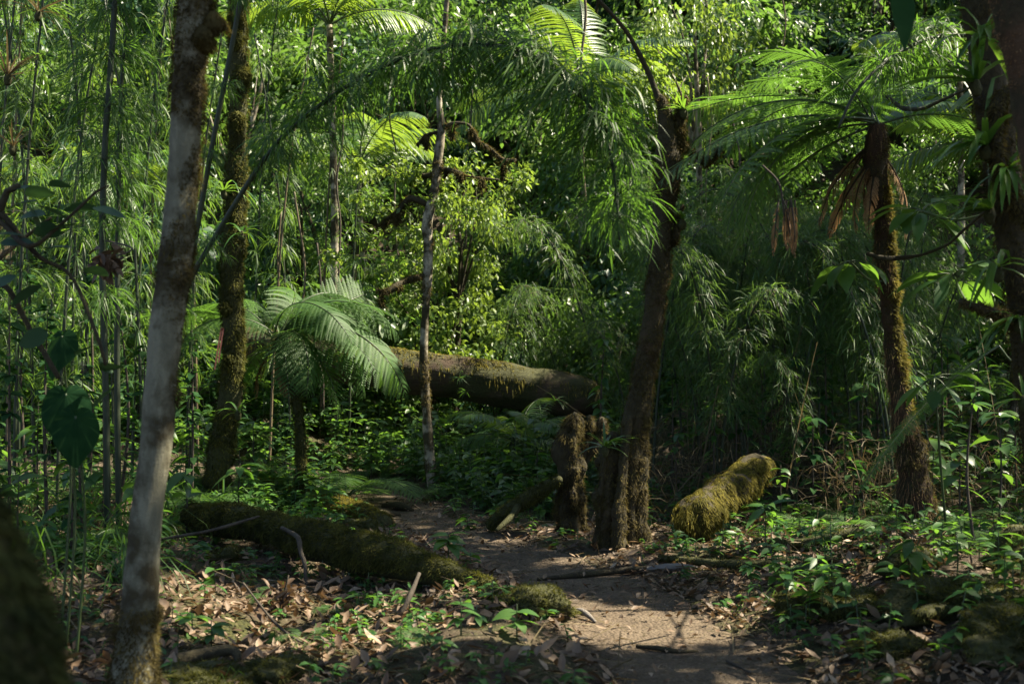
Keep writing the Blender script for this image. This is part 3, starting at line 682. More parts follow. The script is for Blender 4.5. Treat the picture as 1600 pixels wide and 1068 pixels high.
def frond(name, L, a0, a1, npin, pinL, npl, mats, bip=True, sag=.25, fw=.35, pw=.02, start=.14, miss=0.0, rw=.011, plen=.16):
    """one leaf, base at the origin, running out along +X"""
    mb = MB(); t, P, T = rachis(L, a0, a1)
    tube(mb, np.column_stack([P, np.linspace(rw, rw * .2, len(P))]), 5, 0, step=.05, mat=1, caps=False)
    s = np.linspace(start, .985, npin); sides = np.concatenate([np.ones(npin), -np.ones(npin)]); s = np.concatenate([s, s + .005]); s = np.clip(s, 0, .99)
    keep = rand(len(s)) >= miss; s, sides = s[keep], sides[keep]
    ip = lambda A: np.stack([np.interp(s, t, A[:, i]) for i in range(3)], 1)
    B, Tt = ip(P), nrm(ip(T)); pl = pinL * np.clip(np.sin(math.pi * np.clip((s - start) / (1 - start) * .80 + .17, 0, 1)), .06, 1) ** .8 * rand(len(s), .9, 1.08)
    D = nrm(np.column_stack([0 * s, sides, 0 * s]) + Tt * (fw + .25 * s[:, None]) + rng.normal(0, .05, (len(s), 3)) - np.array([0, 0, 1]) * .06)
    Nn = nrm(np.cross(D, Tt) * sides[:, None]); Nn[Nn[:, 2] < 0] *= -1
    if not bip:
        ribbons(mb, B, D, pl, pw, sag, 4, up=Nn, fold=.3, rnd=np.clip(rng.normal(.5, .15, len(s)), 0, 1)); return mb.mesh(name, mats)
    # pinna midribs, then pinnules
    ribbons(mb, B, D, pl, .004, sag, 3, [1, .8, .6, .2], up=Nn, mat=1)
    n = npl; u = np.tile(np.linspace(.06, .97, n), len(s)); k = np.repeat(np.arange(len(s)), n)
    Dk = nrm(D[k] - np.array([0, 0, 1]) * (sag * u * .55)[:, None]); X = B[k] + Dk * (pl[k] * u)[:, None]
    for sg in (1, -1):
        sd = nrm(Tt[k] * sg + D[k] * .35); l = plen * pl[k] * (1 - u ** 2.2 * .85) + .006
        ribbons(mb, X, sd, l, pl[k] / n * .8, .25, 2, [.9, .8, .1], up=Nn[k], rnd=np.clip(.5 + rng.normal(0, .12, len(k)) + .15 * (pl[k] / pinL - .5), 0, 1))
    return mb.mesh(name, mats)

FM = [M['fern'], M['stem']]
fr_arch = [frond('frond', 1.7, .55, -1.1, 25, .42, 15, FM, plen=.085), frond('frond', 1.55, .38, -1.2, 24, .40, 15, FM, plen=.085), frond('frond', 1.75, .18, -.85, 26, .44, 15, FM, plen=.085)]
fr_plume = [frond('frond', 1.7, 1.25, -1.15, 32, .44, 20, FM, plen=.085, sag=.95), frond('frond', 1.6, 1.0, -1.3, 30, .42, 20, FM, plen=.085, sag=.95)]
fr_hang = [frond('frond', 1.5, .1, -1.45, 22, .38, 14, FM, plen=.085), frond('frond', 1.3, -.3, -1.5, 20, .36, 14, FM, plen=.085)]
DM = [M['deadfrond'], M['bark_fern']]
fr_dry = [frond('dead_frond', .62, -1.0, -1.62, 22, .075, 0, [M['deadfrond'], M['twig']], bip=False, sag=.5, fw=.9, pw=.014, miss=.08), frond('dead_frond', .5, -1.1, -1.6, 18, .07, 0, [M['deadfrond'], M['twig']], bip=False, sag=.5, fw=.9, pw=.014, miss=.1)]
fr_dead = [frond('dead_frond', .8, -.6, -1.62, 20, .12, 8, DM, sag=1.0, fw=.8, miss=.15), frond('dead_frond', .6, -.9, -1.6, 16, .10, 8, DM, sag=1.2, fw=.8, miss=.2)]
def put(me, parent, loc, yaw, pitch=0, roll=0, s=1.0, name=None):
    return ob(name or me.name.split('.')[0], me, parent, loc, (roll, -pitch, yaw), s)

# tall fern on the right
d = 8.7; base = G(1440, d); t = thing('tree_fern', 'tall tree fern with a sunlit fibrous trunk and wide spreading crown', 'tree fern', base)
mb = MB(); mbm = MB()
rows = [(*(G(1440, d) - [0, 0, .1]), .2)] + pr_([(1438, 850, d, 30), (1430, 790, d, 25), (1424, 720, d, 21), (1416, 680, d, 19), (1405, 620, d, 14), (1397, 560, d, 13), (1391, 500, d, 13), (1384, 420, d, 13), (1378, 350, d, 14), (1370, 280, d, 16), (1368, 230, d, 17), (1370, 195, d, 12)])
tb = tube(mb, rows, 18, .22, 9, .03, flute=4, fl_amp=.14, fl_fade=.5); part('trunk', mb, M['bark_fern'], t, True)
fuzz(mbm, tb, 15000, .028, .0045, lambda X, n: np.clip(.55 + .9 * vnoise(X * 4) + .35 * n[:, 0], 0, 1)); part('moss', mbm, M['moss_brown'], t)
mb = MB(); fuzz(mb, tb, 22000, .036, .006, lambda X, n: np.clip(1.6 * n[:, 0] + .5 * vnoise(X * 6), 0, 1) * (X[:, 2] > 1.0) * (X[:, 2] < 2.6)); part('moss', mb, M['moss_gold'], t)  # lighter gold moss paints sunlight onto the right side of the trunk
mb = MB(); fuzz(mb, tb, 4000, .06, .004, lambda X, n: np.clip(-.05 + vnoise(X * 3) - .3 * n[:, 0], 0, 1), droop=2.5); part('fibres', mb, M['deadfrond'], t)
top = W(1370, 195, d) - base
for yaw, pit, k, s in ((164, 4, 0, 1.02), (214, -8, 2, 1.0), (145, 22, 2, 1.0), (196, -20, 1, 1.0), (188, 2, 2, .95), (335, -4, 1, .85), (75, 18, 0, 1.0), (100, 12, 1, .95), (130, 10, 0, 1.0), (178, 38, 0, .8), (160, -25, 2, .9), (150, 40, 1, .8), (225, 25, 0, .8), (20, 62, 0, .8)):
    put(fr_arch[k], t, top + rng.normal(0, .02, 3), math.radians(yaw + rng.normal(0, 4)), math.radians(pit), rng.normal(0, .15), s * rng.uniform(.92, 1.05))
for yaw, k, s, dz in ((186, 0, 1.0, .02), (160, 0, .9, 0)): put(fr_hang[k], t, top + [0, 0, dz], math.radians(yaw), 0, 0, s)
for i in range(8): put(fr_dead[i % 2], t, top + [0, 0, -.05 - .03 * i], math.radians(rng.uniform(70, 330)), rng.uniform(-.25, .1), rng.normal(0, .2), rng.uniform(.7, 1.15))
# hanging dead frond
p = W(1226, 312, 7.4); t2 = thing('dried_frond', 'dried orange frond hanging in the sun left of the tall fern', 'dead frond', p)
for i, (dx, dy, yaw, s) in enumerate(((0, 0, 80, .36), (.045, .02, 115, .38), (-.03, .03, 250, .34), (.03, -.02, 290, .4), (.06, .0, 50, .32), (.02, .02, 200, .36), (-.01, .0, 340, .3))):
    put(fr_dry[i % 2], t2, (dx, dy, 0), math.radians(yaw), rng.uniform(-.35, -.1), rng.normal(0, .08), s * 1.6)
mb = MB(); tube(mb, [(*(p + [-.11, .1, .22]), .006), (*(p + [-.03, .02, .1]), .007), (*(p + [0, 0, -.1]), .006)], 5, .1, 9, .03); part('stalk', mb, M['twig'], t2)

# left tree fern above the fallen log end
d = 11.5; base = G(468, 11.2); t = thing('tree_fern', 'arching tree fern with grey green glinting fronds, on a thin mossy stem', 'tree fern', base)
mb = MB(); mbm = MB(); rows = [(*(base - [0, 0, .1]), .06)] + pr_([(469, 780, 11.2, 10), (470, 740, 11.2, 9), (468, 660, 11.3, 8), (458, 600, 11.4, 9), (444, 560, 11.5, 9), (432, 526, d, 9)])
tb = tube(mb, rows, 12, .2, 8, .04); part('trunk', mb, M['bark_moss'], t, True); fuzz(mbm, tb, 15000, .03, .005); part('moss', mbm, M['moss'], t)
top = W(432, 532, d) - base
for yaw, pit, k, s in ((-6, 0, 0, 1.05), (-22, -12, 1, 1.1), (-38, -6, 0, .95), (14, 2, 1, 1.0), (40, 8, 0, .9), (95, 10, 0, .8), (140, 8, 1, .8), (168, -6, 0, .9), (186, -14, 1, .95), (-14, -30, 1, 1.05), (4, -22, 0, 1.1), (-55, -25, 1, .9)):
    put(fr_plume[k], t, top + rng.normal(0, .02, 3), math.radians(yaw + rng.normal(0, 6)), math.radians(pit + rng.normal(0, 5)), rng.normal(0, .35), s * .9 * rng.uniform(.85, 1.12))
for yaw, pit, k, s in ((-10, 22, 0, .8), (176, 25, 2, .8), (-30, 8, 1, .85), (24, 30, 2, .75)):
    put(fr_arch[k], t, top, math.radians(yaw), math.radians(pit), rng.normal(0, .35), s)
for i in range(4): put(fr_dead[i % 2], t, top + [0, 0, -.04], math.radians(rng.uniform(0, 360)), rng.uniform(-.2, .1), rng.normal(0, .2), rng.uniform(.7, 1.0))
for yaw, k, s in ((-35, 0, .7), (-5, 1, .75), (200, 0, .6), (-70, 0, .6), (150, 1, .6)): put(fr_hang[k], t, top, math.radians(yaw), 0, 0, s)
# young ferns
def young_fern(px, d, s, text, n=9, p=None):
    base = G(px, d) if p is None else p; t = thing('fern', None, 'fern', base, 'ferns growing on the forest floor'); auto(t, text, base)
    for i in range(n): put(fr_arch[i % 3], t, (0, 0, .02), math.radians(360 / n * i + rng.normal(0, 12)), math.radians(rng.uniform(0, 25)), rng.normal(0, .15), s * rng.uniform(.8, 1.15))
for px, d, s in ((470, 6.5, .13), (420, 7.2, .12), (1330, 8.4, .26), (1480, 8.6, .3), (1250, 9.7, .3), (300, 9.6, .35), (640, 6.0, .11), (1270, 7.6, .15), (1530, 7.6, .28), (520, 7.1, .12), (700, 12.0, .2), (130, 8.0, .3), (600, 13.6, .3), (1310, 10.5, .45)):
    young_fern(px, d, s, 'small green fern' if s < .2 else 'bushy shaded fern')
for px, d, s, nn in ((540, 11.7, .62, 11), (398, 11.9, .6, 10), (310, 10.6, .5, 10)):
    young_fern(px, d, s, 'tall arching fern', nn)
# shaded frond sweeping down at right
p = W(1560, 540, 7.8); t2 = thing('fern', 'long narrow fern frond sweeping down in the shade at right', 'fern', p)
me = frond('frond', 1.5, -.5, -1.0, 44, .13, 6, FM, sag=.1, fw=.2); put(me, t2, (0, 0, 0), math.radians(195), 0, 0, .9)
mb = MB(); tube(mb, [(*p, .008), (*(p + [.12, .05, -.1]), .009), (*(p + [.25, .1, .05]), .01)], 5, 0, 5, .04); part('stalk', mb, M['stem'], t2)

PM = [M['palm'], M['stem']]
pf = [frond('palm_frond', 2.3, .9, -.7, 46, .62, 0, PM, bip=False, sag=.9, fw=.45, pw=.04, rw=.018), frond('palm_frond', 2.2, .55, -1.0, 44, .6, 0, PM, bip=False, sag=1.2, fw=.4, pw=.04, rw=.018)]
def palm(p, yaws, s, text, trunk=True, lab=None):
    p = np.asarray(p, float); z = g1(p[0], p[1] + .2); base = np.array([p[0], p[1] + .2, z]); t = thing('palm', lab, 'palm', base, 'palms in the forest')
    if not lab: auto(t, text, p)
    if trunk:
        mb = MB(); tube(mb, [(*(base - [0, 0, .1]), .07 * s), (*((base + p) / 2 + [.05, 0, 0]), .06 * s), (*p, .05 * s)], 10, .1, 6, .12); part('trunk', mb, M['bark_slender'], t, True)
    for i, (y, pit) in enumerate(yaws): put(pf[i % 2], t, p - base, math.radians(y), math.radians(pit), rng.normal(0, .2), s * rng.uniform(.9, 1.1), 'frond')
palm(W(905, 165, 18.5), [(140, 25), (175, 10), (110, 35), (60, 30), (15, -5), (-10, -10), (35, 15), (200, -5), (-40, 10), (-75, 15), (-110, 20), (235, 10), (90, 60)], 1.0, '', True, 'sunlit palm with bright backlit fronds at the top, above the bamboo arch')
palm(W(515, 40, 15.5), [(120, 25), (170, 10), (60, 25), (20, 5), (-20, 5), (-60, 15), (220, 5), (260, 20), (90, 55)], .8, '', True, 'sunlit palm with long fronds standing left of the slender tree')
palm(W(560, 260, 17.0), [(0, 5), (40, 20), (100, 25), (150, 10), (200, 0), (250, 15), (310, 10)], .75, '', True, 'drooping palm behind the slender tree, half hidden by the bamboo arch')
palm(G(812, 12.9) + [0, .0, .42], [(150, 10), (185, 8), (15, 5), (-15, 0), (60, 25), (110, 25), (215, 15), (-60, 25), (260, 20)], .42, '', False, 'low young palm with spread fronds under the fallen log')
palm(W(1590, 250, 12.0), [(150, 15), (175, 0), (205, 0), (120, 30), (235, 5), (90, 30), (40, 10), (-50, 10)], .8, '', True, 'shaded palm behind the dark trunk at the right edge')
palm(W(120, 330, 14.5), [(20, 5), (60, 20), (-20, 5), (-60, 10), (110, 25), (160, 15), (210, 5), (260, 10)], .8, '', True, 'sunlit palm among the bamboo culms, left of the pale trunk')
palm(W(1500, 120, 16.0), [(150, 15), (175, 0), (205, 0), (120, 30), (235, 5), (90, 30), (40, 10), (-50, 10)], .8, '', True, 'bright palm high behind the tall fern crown')

# ================================================================== BAMBOO
def whorl(name, nb, nl, reach, ll, lw, mats, droopb=1.6, upb=.5):
    """fountain of drooping twigs and leaves round one node, node at the origin"""
    mb = MB()
    a = rand(nb, 0, 2 * math.pi); D = nrm(np.column_stack([np.cos(a), np.sin(a), rand(nb, -.4, upb + .5)])); Lb = reach * rand(nb, .5, 1.1); dr = droopb * rand(nb, .7, 1.3)
    ribbons(mb, np.zeros((nb, 3)) + rng.normal(0, .008, (nb, 3)), D, Lb, .0035, dr, 5, [1, .9, .8, .7, .5, .3], mat=1)
    k = np.repeat(np.arange(nb), nl); u = np.clip(np.tile(np.linspace(.25, 1.0, nl), nb) + rng.normal(0, .05, nb * nl), .1, 1)
    X = np.zeros((len(k), 3)); n = 8; P = np.zeros((len(k), 3)); Dd = D[k].copy()
    for i in range(n):
        Dd = nrm(D[k] - np.array([0, 0, 1]) * (dr[k] * (i + 1) / n)[:, None]); st = np.clip(u * n - i, 0, 1)[:, None]; P += Dd * st * (Lb[k] / n)[:, None]
    DL = nrm(nrm(D[k] - np.array([0, 0, 1]) * (dr[k] * u)[:, None]) + rng.normal(0, .42, (len(k), 3)) + [0, 0, .05])
    ribbons(mb, P, DL, ll * rand(len(k), .6, 1.25), lw * rand(len(k), .7, 1.2), rand(len(k), .6, 1.5), 3, [.5, 1, .75, .05], rnd=rand(len(k)), fold=0)
    ribbons(mb, rng.normal(0, .006, (16, 3)), nrm(rng.normal(0, 1, (16, 3))), .05, .008, .3, 1, [1, .2], mat=1)
    return mb.mesh(name, mats)
BM = [M['bamboo'], M['culm']]
wh = [whorl('leaf_whorl', 30, 7, .34, .19, .0088, BM, 1.15, 1.0) for _ in range(4)]
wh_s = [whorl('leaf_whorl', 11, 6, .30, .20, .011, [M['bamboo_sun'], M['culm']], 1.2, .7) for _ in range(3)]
def culm(name, rows, nodes, label, sizes, cat='bamboo', big=True, group='bamboo culms', auto_t=None):
    """rows px,py,d,r ; nodes px,py along it"""
    rows = [tuple(r) for r in rows]; R = pr_(rows); base = np.array(R[0][:3]); t = thing('bamboo', label, cat, base, group)
    if auto_t: auto(t, auto_t, base)
    mb = MB(); tb = tube(mb, R, 8, .04, 9, .05); part('culm', mb, M['culm'], t, True)
    P = tb['P']; px = 800 + F * P[:, 0] / P[:, 1]; py = 534 - (P[:, 2] - CAMZ) / P[:, 1] * F
    for i, (nx, ny) in enumerate(nodes):
        k = np.argmin((px - nx) ** 2 + (py - ny) ** 2); s = sizes if np.isscalar(sizes) else sizes[i]
        ob('leaf_whorl', (wh if big else wh_s)[i % (4 if big else 3)], t, P[k] - base, (rng.normal(0, .15), rng.normal(0, .15), rng.uniform(0, 6.28)), s * rng.uniform(.9, 1.1))
    return t
gy_ = lambda px, d: 534 + (CAMZ - g1((px - 800) / F * d, d)) * F / d
# the great arching culm
d = 6.6
culm('bamboo', [(215, gy_(215, 7.4) + 12, 7.4, 4.5), (244, 640, 7.25, 4.5), (284, 470, 7.1, 4.3), (345, 355, 7.0, 4), (420, 240, 6.9, 3.8), (480, 180, 6.8, 3.5), (560, 125, 6.7, 3.3), (660, 80, 6.6, 3), (768, 70, d, 2.8), (850, 98, 6.45, 2.6), (905, 145, 6.35, 3), (945, 210, 6.3, 2.6), (962, 290, 6.25, 2.2), (968, 375, 6.2, 1.6)],
     [(300, 470), (330, 385), (412, 255), (432, 225), (470, 188), (515, 152), (560, 125), (610, 102), (655, 82), (710, 74), (768, 70), (815, 85), (850, 98), (885, 125), (908, 150), (930, 180), (946, 215), (958, 255), (964, 300), (966, 340)],
     'long bamboo culm arching right across the top over the slender tree', [.4, .4, .5, .8, .95, 1, 1.05, 1.1, 1.1, 1.1, 1.15, 1.1, 1.15, 1.1, 1.1, 1.0, 1.0, .85, .8, .7])
culm('bamboo', [(225, gy_(225, 7.6) + 12, 7.6, 4.5), (252, 600, 7.5, 4.5), (292, 440, 7.4, 4.3), (333, 220, 7.3, 4), (355, 110, 7.25, 4), (376, 0, 7.2, 4), (400, -120, 7.1, 3), (440, -200, 7.0, 2), (490, -180, 6.9, 2)],
     [(316, 400), (330, 245), (350, 130), (380, -20), (420, -160), (460, -190)], 'bamboo culm rising straight past the mossy tree, right of the pale trunk', [.4, .4, .45, .6, 1, 1])
culm('bamboo', [(168, gy_(168, 8.6) + 12, 8.6, 5.5), (166, 640, 8.6, 5.5), (160, 400, 8.6, 5.5), (164, 230, 8.6, 5), (172, 120, 8.6, 5), (180, 0, 8.6, 4.5), (190, -120, 8.6, 3)],
     [(160, 470), (160, 330), (162, 250), (164, 170), (172, 85), (179, 12), (184, -60)], 'upright bamboo culm left of the pale trunk, beside the brown leaf bundle', [.8, .9, 1, 1.1, 1.1, 1.1, 1])
culm('bamboo', [(186, gy_(186, 9.0) + 12, 9.0, 5), (183, 600, 9.0, 5), (184, 400, 9.0, 4.5), (186, 250, 9.0, 4), (190, 130, 9.0, 3), (198, 30, 9.0, 2)], [(184, 350), (186, 290), (187, 215), (190, 150), (195, 70)], 'thin bamboo culm close to the pale trunk, second from it', [.9, .9, .9, .9, .9])
# arching spray at upper right above the tall fern
culm('bamboo', [(1690, gy_(1690, 7.6) + 12, 7.6, 6), (1680, 500, 7.6, 6), (1640, 220, 7.6, 5), (1570, 80, 7.55, 4), (1480, 55, 7.5, 3.5), (1400, 85, 7.4, 3), (1340, 140, 7.3, 2.5), (1310, 200, 7.3, 2)],
     [(1470, 58), (1425, 75), (1385, 95)], 'bamboo culm bending over the crown of the tall fern', [.85, .9, .8])
# left thicket
def tall_culm(px, d, H, lean, text):
    x = (px - 800) / F * d; z = g1(x, d); base = np.array([x, d, z]); t = thing('bamboo', None, 'bamboo', base, 'bamboo thicket on the left'); auto(t, text, base)
    mb = MB(); rows = [(x, d, z - .1, .015), (x + lean * .15, d, z + H * .35, .014), (x + lean * .45, d, z + H * .7, .011), (x + lean, d - .1, z + H, .008)]
    tb = tube(mb, rows, 7, .04, 9, .1); part('culm', mb, M['culm_tan'] if rng.random() < .35 else M['culm'], t, True); P = tb['P']
    for f in np.arange(.28, 1.0, .40 / H):
        k = int(f * (len(P) - 1)); ob('leaf_whorl', wh_s[rng.integers(0, 3)], t, P[k] - base, (rng.normal(0, .2), rng.normal(0, .2), rng.uniform(0, 6.28)), rng.uniform(.7, 1.15))
for px, d, H, lean in ((20, 9.6, 4.2, .3), (55, 10.6, 4.6, -.3), (88, 9.9, 4.0, .4), (110, 11.6, 5.0, .2), (140, 10.8, 4.6, -.2), (205, 11.5, 4.8, .4), (225, 10.4, 4.2, -.3), (-20, 10.4, 4.5, .3), (70, 12.6, 5.2, .5), (180, 12.8, 5.2, -.4), (250, 12.9, 4.8, .3),
                       (290, 12.4, 4.6, .4), (310, 13.8, 5, -.3), (130, 13.6, 5.2, .3), (30, 13.2, 5.3, -.1), (420, 13.4, 4.8, .5), (455, 14.2, 4.8, -.4), (395, 15.4, 5.5, .4), (500, 15.6, 5.0, .3), (545, 14.9, 4.2, .2), (230, 14.6, 5.6, .3), (-40, 12.0, 5, .6), (10, 11.4, 4.8, .2)):
    tall_culm(px, d, H, lean, 'tall leafy bamboo culm' if H > 4.7 else 'leafy bamboo culm')

# fine feathery clump behind the leaning tree
FB = [M['bamboo_fine'], M['culm_tan']]
def fine_clump(name, H, lean, nw):
    c = MB(); rows = [(0, 0, -.1, .013), (lean * .12, 0, H * .4, .012), (lean * .42, 0, H * .78, .009), (lean * .8, 0, H * .95, .006), (lean * 1.12, 0, H * .9, .003)]
    tb = tube(c, rows, 6, .03, 9, .1); P = tb['P']; f = MB()
    for q in np.linspace(.45, .99, nw):
        o = P[int(q * (len(P) - 1))]; nb = 9; a = rand(nb, 0, 6.283); D = nrm(np.column_stack([np.cos(a), np.sin(a), rand(nb, -.2, .9)])); Lb = .36 * rand(nb, .5, 1.2) * (.7 + .5 * q)
        ribbons(f, np.repeat(o[None], nb, 0), D, Lb, .003, 1.5, 4, [1, .8, .6, .5, .3], mat=1); k = np.repeat(np.arange(nb), 9); u = np.clip(np.tile(np.linspace(.2, 1, 9), nb) + rng.normal(0, .05, nb * 9), .1, 1)
        Pq = o + (D[k] - np.array([0, 0, 1]) * (1.5 * u * .5)[:, None]) * (Lb[k] * u * .92)[:, None]
        ribbons(f, Pq, nrm(D[k] * .8 - np.array([0, 0, 1]) * (.75 * u)[:, None] + rng.normal(0, .5, (len(k), 3))), .125 * rand(len(k), .6, 1.3), .0075, rand(len(k), .5, 1.3), 2, [.6, 1, .05], rnd=rand(len(k)))
    return c.mesh('culm', M['culm'], smooth=True), f.mesh('foliage', FB)
FC = [fine_clump('c', 2.3, .9, 15), fine_clump('c', 2.7, 1.2, 17), fine_clump('c', 1.9, .6, 13), fine_clump('c', 2.5, .4, 16)]
n = 0
for d in np.arange(10.7, 16.0, .42):
    for px in np.arange(760, 1480, 62):
        px2 = px + rng.uniform(-28, 28); d2 = d + rng.uniform(-.2, .2); x = (px2 - 800) / F * d2
        if px2 < 1010 and d2 < 12.4 + (1010 - px2) * .004: continue
        if abs(d2 - 14.5) < .45 and px2 < 1060: continue
        if d2 < 14.5 and px2 < 985: continue
        if d2 < 11.2 and px2 < 1100: continue
        if rng.random() < .22: continue
        z = g1(x, d2); p = np.array([x, d2, z]); t = thing('feathery_bamboo', None, 'bamboo', p, 'feathery bamboo clump', (0, 0, rng.choice([rng.uniform(2.2, 4.2), rng.uniform(0, 6.28)])), rng.uniform(.75, 1.15))
        auto(t, ('front' if d2 < 12.2 else 'middle' if d2 < 14 else 'rear') + ' row fine leaved bamboo culm', p); c, f = FC[rng.integers(0, 4)]; ob('culm', c, t); ob('foliage', f, t); n += 1
print('fine bamboo', n)
# dry dead stalks tangled under it
mb = MB(); N = 260; x = rand(N, 1.0, 4.4); y = rand(N, 10.3, 12.6); m = path_d(x, y) > .5; x, y = x[m], y[m]; N = len(x)
B = np.column_stack([x, y, gh(x, y) + rand(N, 0, .35)]); D = nrm(np.column_stack([rng.normal(0, 1, N), rng.normal(0, .5, N), rand(N, -.1, .9)]))
ribbons(mb, B, D, rand(N, .5, 1.6), rand(N, .006, .014), .25, 4, [1, .9, .8, .7, .5], rnd=rand(N))
N = 6500; x = rand(N, .9, 5.4); y = rand(N, 9.2, 13); m = (path_d(x, y) > .5) & ~((x > 1.1) & (x < 2.2) & (y < 10.3)) & (vnoise(np.column_stack([x * 1.7, y * 1.7, 0 * x])) > -.15); x, y = x[m], y[m]; N = len(x)
B = np.column_stack([x, y, gh(x, y) + rand(N, .05, .75)]); D = nrm(np.column_stack([rng.normal(0, .7, N), rng.normal(0, .7, N), rng.normal(-.2, .7, N)]))
ribbons(mb, B, D, rand(N, .12, .4), rand(N, .003, .007), 1.0, 3, [1, .8, .6, .2], rnd=rand(N))
o = ob('dry_grass', mb.mesh('dry_grass', M['straw'])); tag(o, 'tangle of dry bamboo stalks and dead grass under the shaded clump', 'dry grass', kind='stuff')

# ================================================================== HILLSIDE TREES
def crown_mesh(name, mat, n, ls, rz, ncl, csz, wr=.5):
    mb = MB(); leafcloud(mb, (0, 0, 0), (1, 1, rz), n, ls, ncl, csz, pr=False, wr=wr, shell=.25); return mb.mesh(name, mat)
CR = [crown_mesh('crown', M['hill'], 3600, .085, .85, 42, .34), crown_mesh('crown', M['hill'], 2600, .12, .8, 34, .36, .42), crown_mesh('crown', M['hill_blue'], 3600, .085, .9, 42, .34),
      crown_mesh('crown', M['hill_yellow'], 3000, .075, .8, 36, .30), crown_mesh('crown', M['hill_blue'], 2200, .14, .8, 30, .36, .5), crown_mesh('crown', M['hill'], 4200, .065, .95, 50, .28)]
TK = []
for i in range(3):
    mb = MB(); mb2 = [(0, 0, -2.6, .07), (rng.normal(0, .1), rng.normal(0, .1), -1.6, .06), (rng.normal(0, .12), rng.normal(0, .1), -.6, .045), (0, 0, .2, .03)]
    tube(mb, mb2, 8, .15, 3, .15); limbs(mb, (0, 0, -.8), .03, nrm(rng.normal(0, 1, (6, 3))) * [.75, .75, .4] + [0, 0, .1], 5); TK.append(mb.mesh('trunk', M['bark_slender'] if i == 0 else M['bark_dark'], smooth=True))
KN = ['leafy green tree', 'broad leaved green tree', 'dark bluish green tree', 'sunny yellow green tree', 'large leaved dark tree', 'small leaved green tree']
def hill_tree(px, d, s, k, hgt, sz=1.0):
    x = (px - 800) / F * d; z = g1(x, d); p = np.array([x, d, z + hgt]); t = thing('hillside_tree', None, 'tree', (x, d, z), 'trees on the hillside'); py = 534 - (p[2] - CAMZ) / d * F
    auto(t, KN[k] + (' high on the slope' if py < 170 else ' halfway up the slope' if py < 400 else ' low on the slope'), p)
    r = rng.uniform(0, 6.28); ob('trunk', TK[rng.integers(0, 3)], t, (0, 0, hgt), (0, 0, r), (s, s, max(s, (hgt + .2) / 2.6))); ob('crown', CR[k], t, (0, 0, hgt), (rng.normal(0, .15), rng.normal(0, .15), r), (s, s, s * sz))
ht = 0
for d in np.arange(16.6, 30, 1.5):
    stp = 1650 / d * 1.75
    for px in np.arange(-160, 1780, stp):
        px2 = px + rng.uniform(-.4, .4) * stp; d2 = d + rng.uniform(-.6, .6); s = rng.uniform(.75, 1.35) * (1 if d < 20 else 1.25)
        if d2 < 18 and 520 < px2 < 900 and rng.random() < .5: s *= .7
        k = rng.choice(6, p=[.21, .14, .26, .08, .16, .15])
        hill_tree(px2, d2, s, k, rng.uniform(.4, 1.9) * s, rng.uniform(.8, 1.2)); ht += 1
print('hill trees', ht)
for px, d, s, k in ((770, 16.2, .7, 2), (830, 16.8, .8, 0), (880, 16.3, .75, 5), (930, 17.2, .9, 4), (800, 18.2, 1.0, 1), (870, 18.8, 1.1, 0), (950, 18.6, 1.1, 5), (640, 16.6, .7, 0), (590, 17.4, .8, 2)): hill_tree(px, d, s, k, rng.uniform(.5, 1.3))
# the bright trees one notices
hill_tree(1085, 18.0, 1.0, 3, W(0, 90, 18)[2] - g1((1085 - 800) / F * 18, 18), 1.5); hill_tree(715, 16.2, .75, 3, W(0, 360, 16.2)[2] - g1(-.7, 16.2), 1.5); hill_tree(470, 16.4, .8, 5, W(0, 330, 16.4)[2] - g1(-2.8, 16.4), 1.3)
# hanging vines and thin stems on the slope
for i, (px, d, y0, y1) in enumerate(((912, 13.0, -60, 330), (535, 13.5, 160, 470), (468, 12.4, 300, 560), (500, 13.0, 380, 640), (1105, 16, 120, 470), (620, 16, 120, 420), (1220, 16, -40, 330), (735, 17, 140, 420), (438, 13.6, 330, 520), (1150, 15, 180, 520))):
    p = W(px, y0, d); t = thing('vine', None, 'vine', p, 'vines hanging in front of the slope'); auto(t, 'thin bare vine hanging', p)
    mb = MB(); q = [(*W(px + rng.normal(0, 5), y, d), .010 if i else .014) for y in np.linspace(y0, y1, 6)]; tube(mb, q, 6, .1, 8, .08); part('stem', mb, M['culm_tan'] if i % 2 == 0 else M['twig'], t, True)

# ================================================================== SMALL PLANTS
def oval(mb, B, D, L, Wd, droop=.5, mat=0, rnd=None, up=None, fold=.18, jit=.25): ribbons(mb, B, D, L, Wd, droop, 5, [.15, .8, 1, .85, .5, .03], up, fold, mat, rnd, jit)
def leaf_rosettes(mb, X, H, nl, ll, lw, up=.5, droop=.6, stem=True):
    """many seedlings: upright stem with leaves in a loose whorl at and under its top"""
    N = len(X); T = X + np.column_stack([rng.normal(0, .12, N) * H, rng.normal(0, .12, N) * H, H])
    if stem: ribbons(mb, X, T - X, np.linalg.norm(T - X, axis=1), .006, 0, 2, [1, .9, .8], up=[.3, 1, 0], mat=1)
    k = np.repeat(np.arange(N), nl); M_ = len(k); a = rand(M_, 0, 6.283); f = 1 - .75 * rand(M_) ** 1.5
    P = X[k] + (T - X)[k] * f[:, None]; D = nrm(np.column_stack([np.cos(a), np.sin(a), rand(M_, -.1, up)]))
    s = rand(N, .7, 1.3)[k]; ribbons(mb, P, D, ll * s * rand(M_, .7, 1.2), lw * s, droop, 3, [.15, 1, .75, .04], None, .22, 0, np.clip(rand(N)[k] * .6 + rand(M_) * .4, 0, 1), .3)
SM = [M['seed'], M['stem']]; US = [M['broad'], M['stem']]
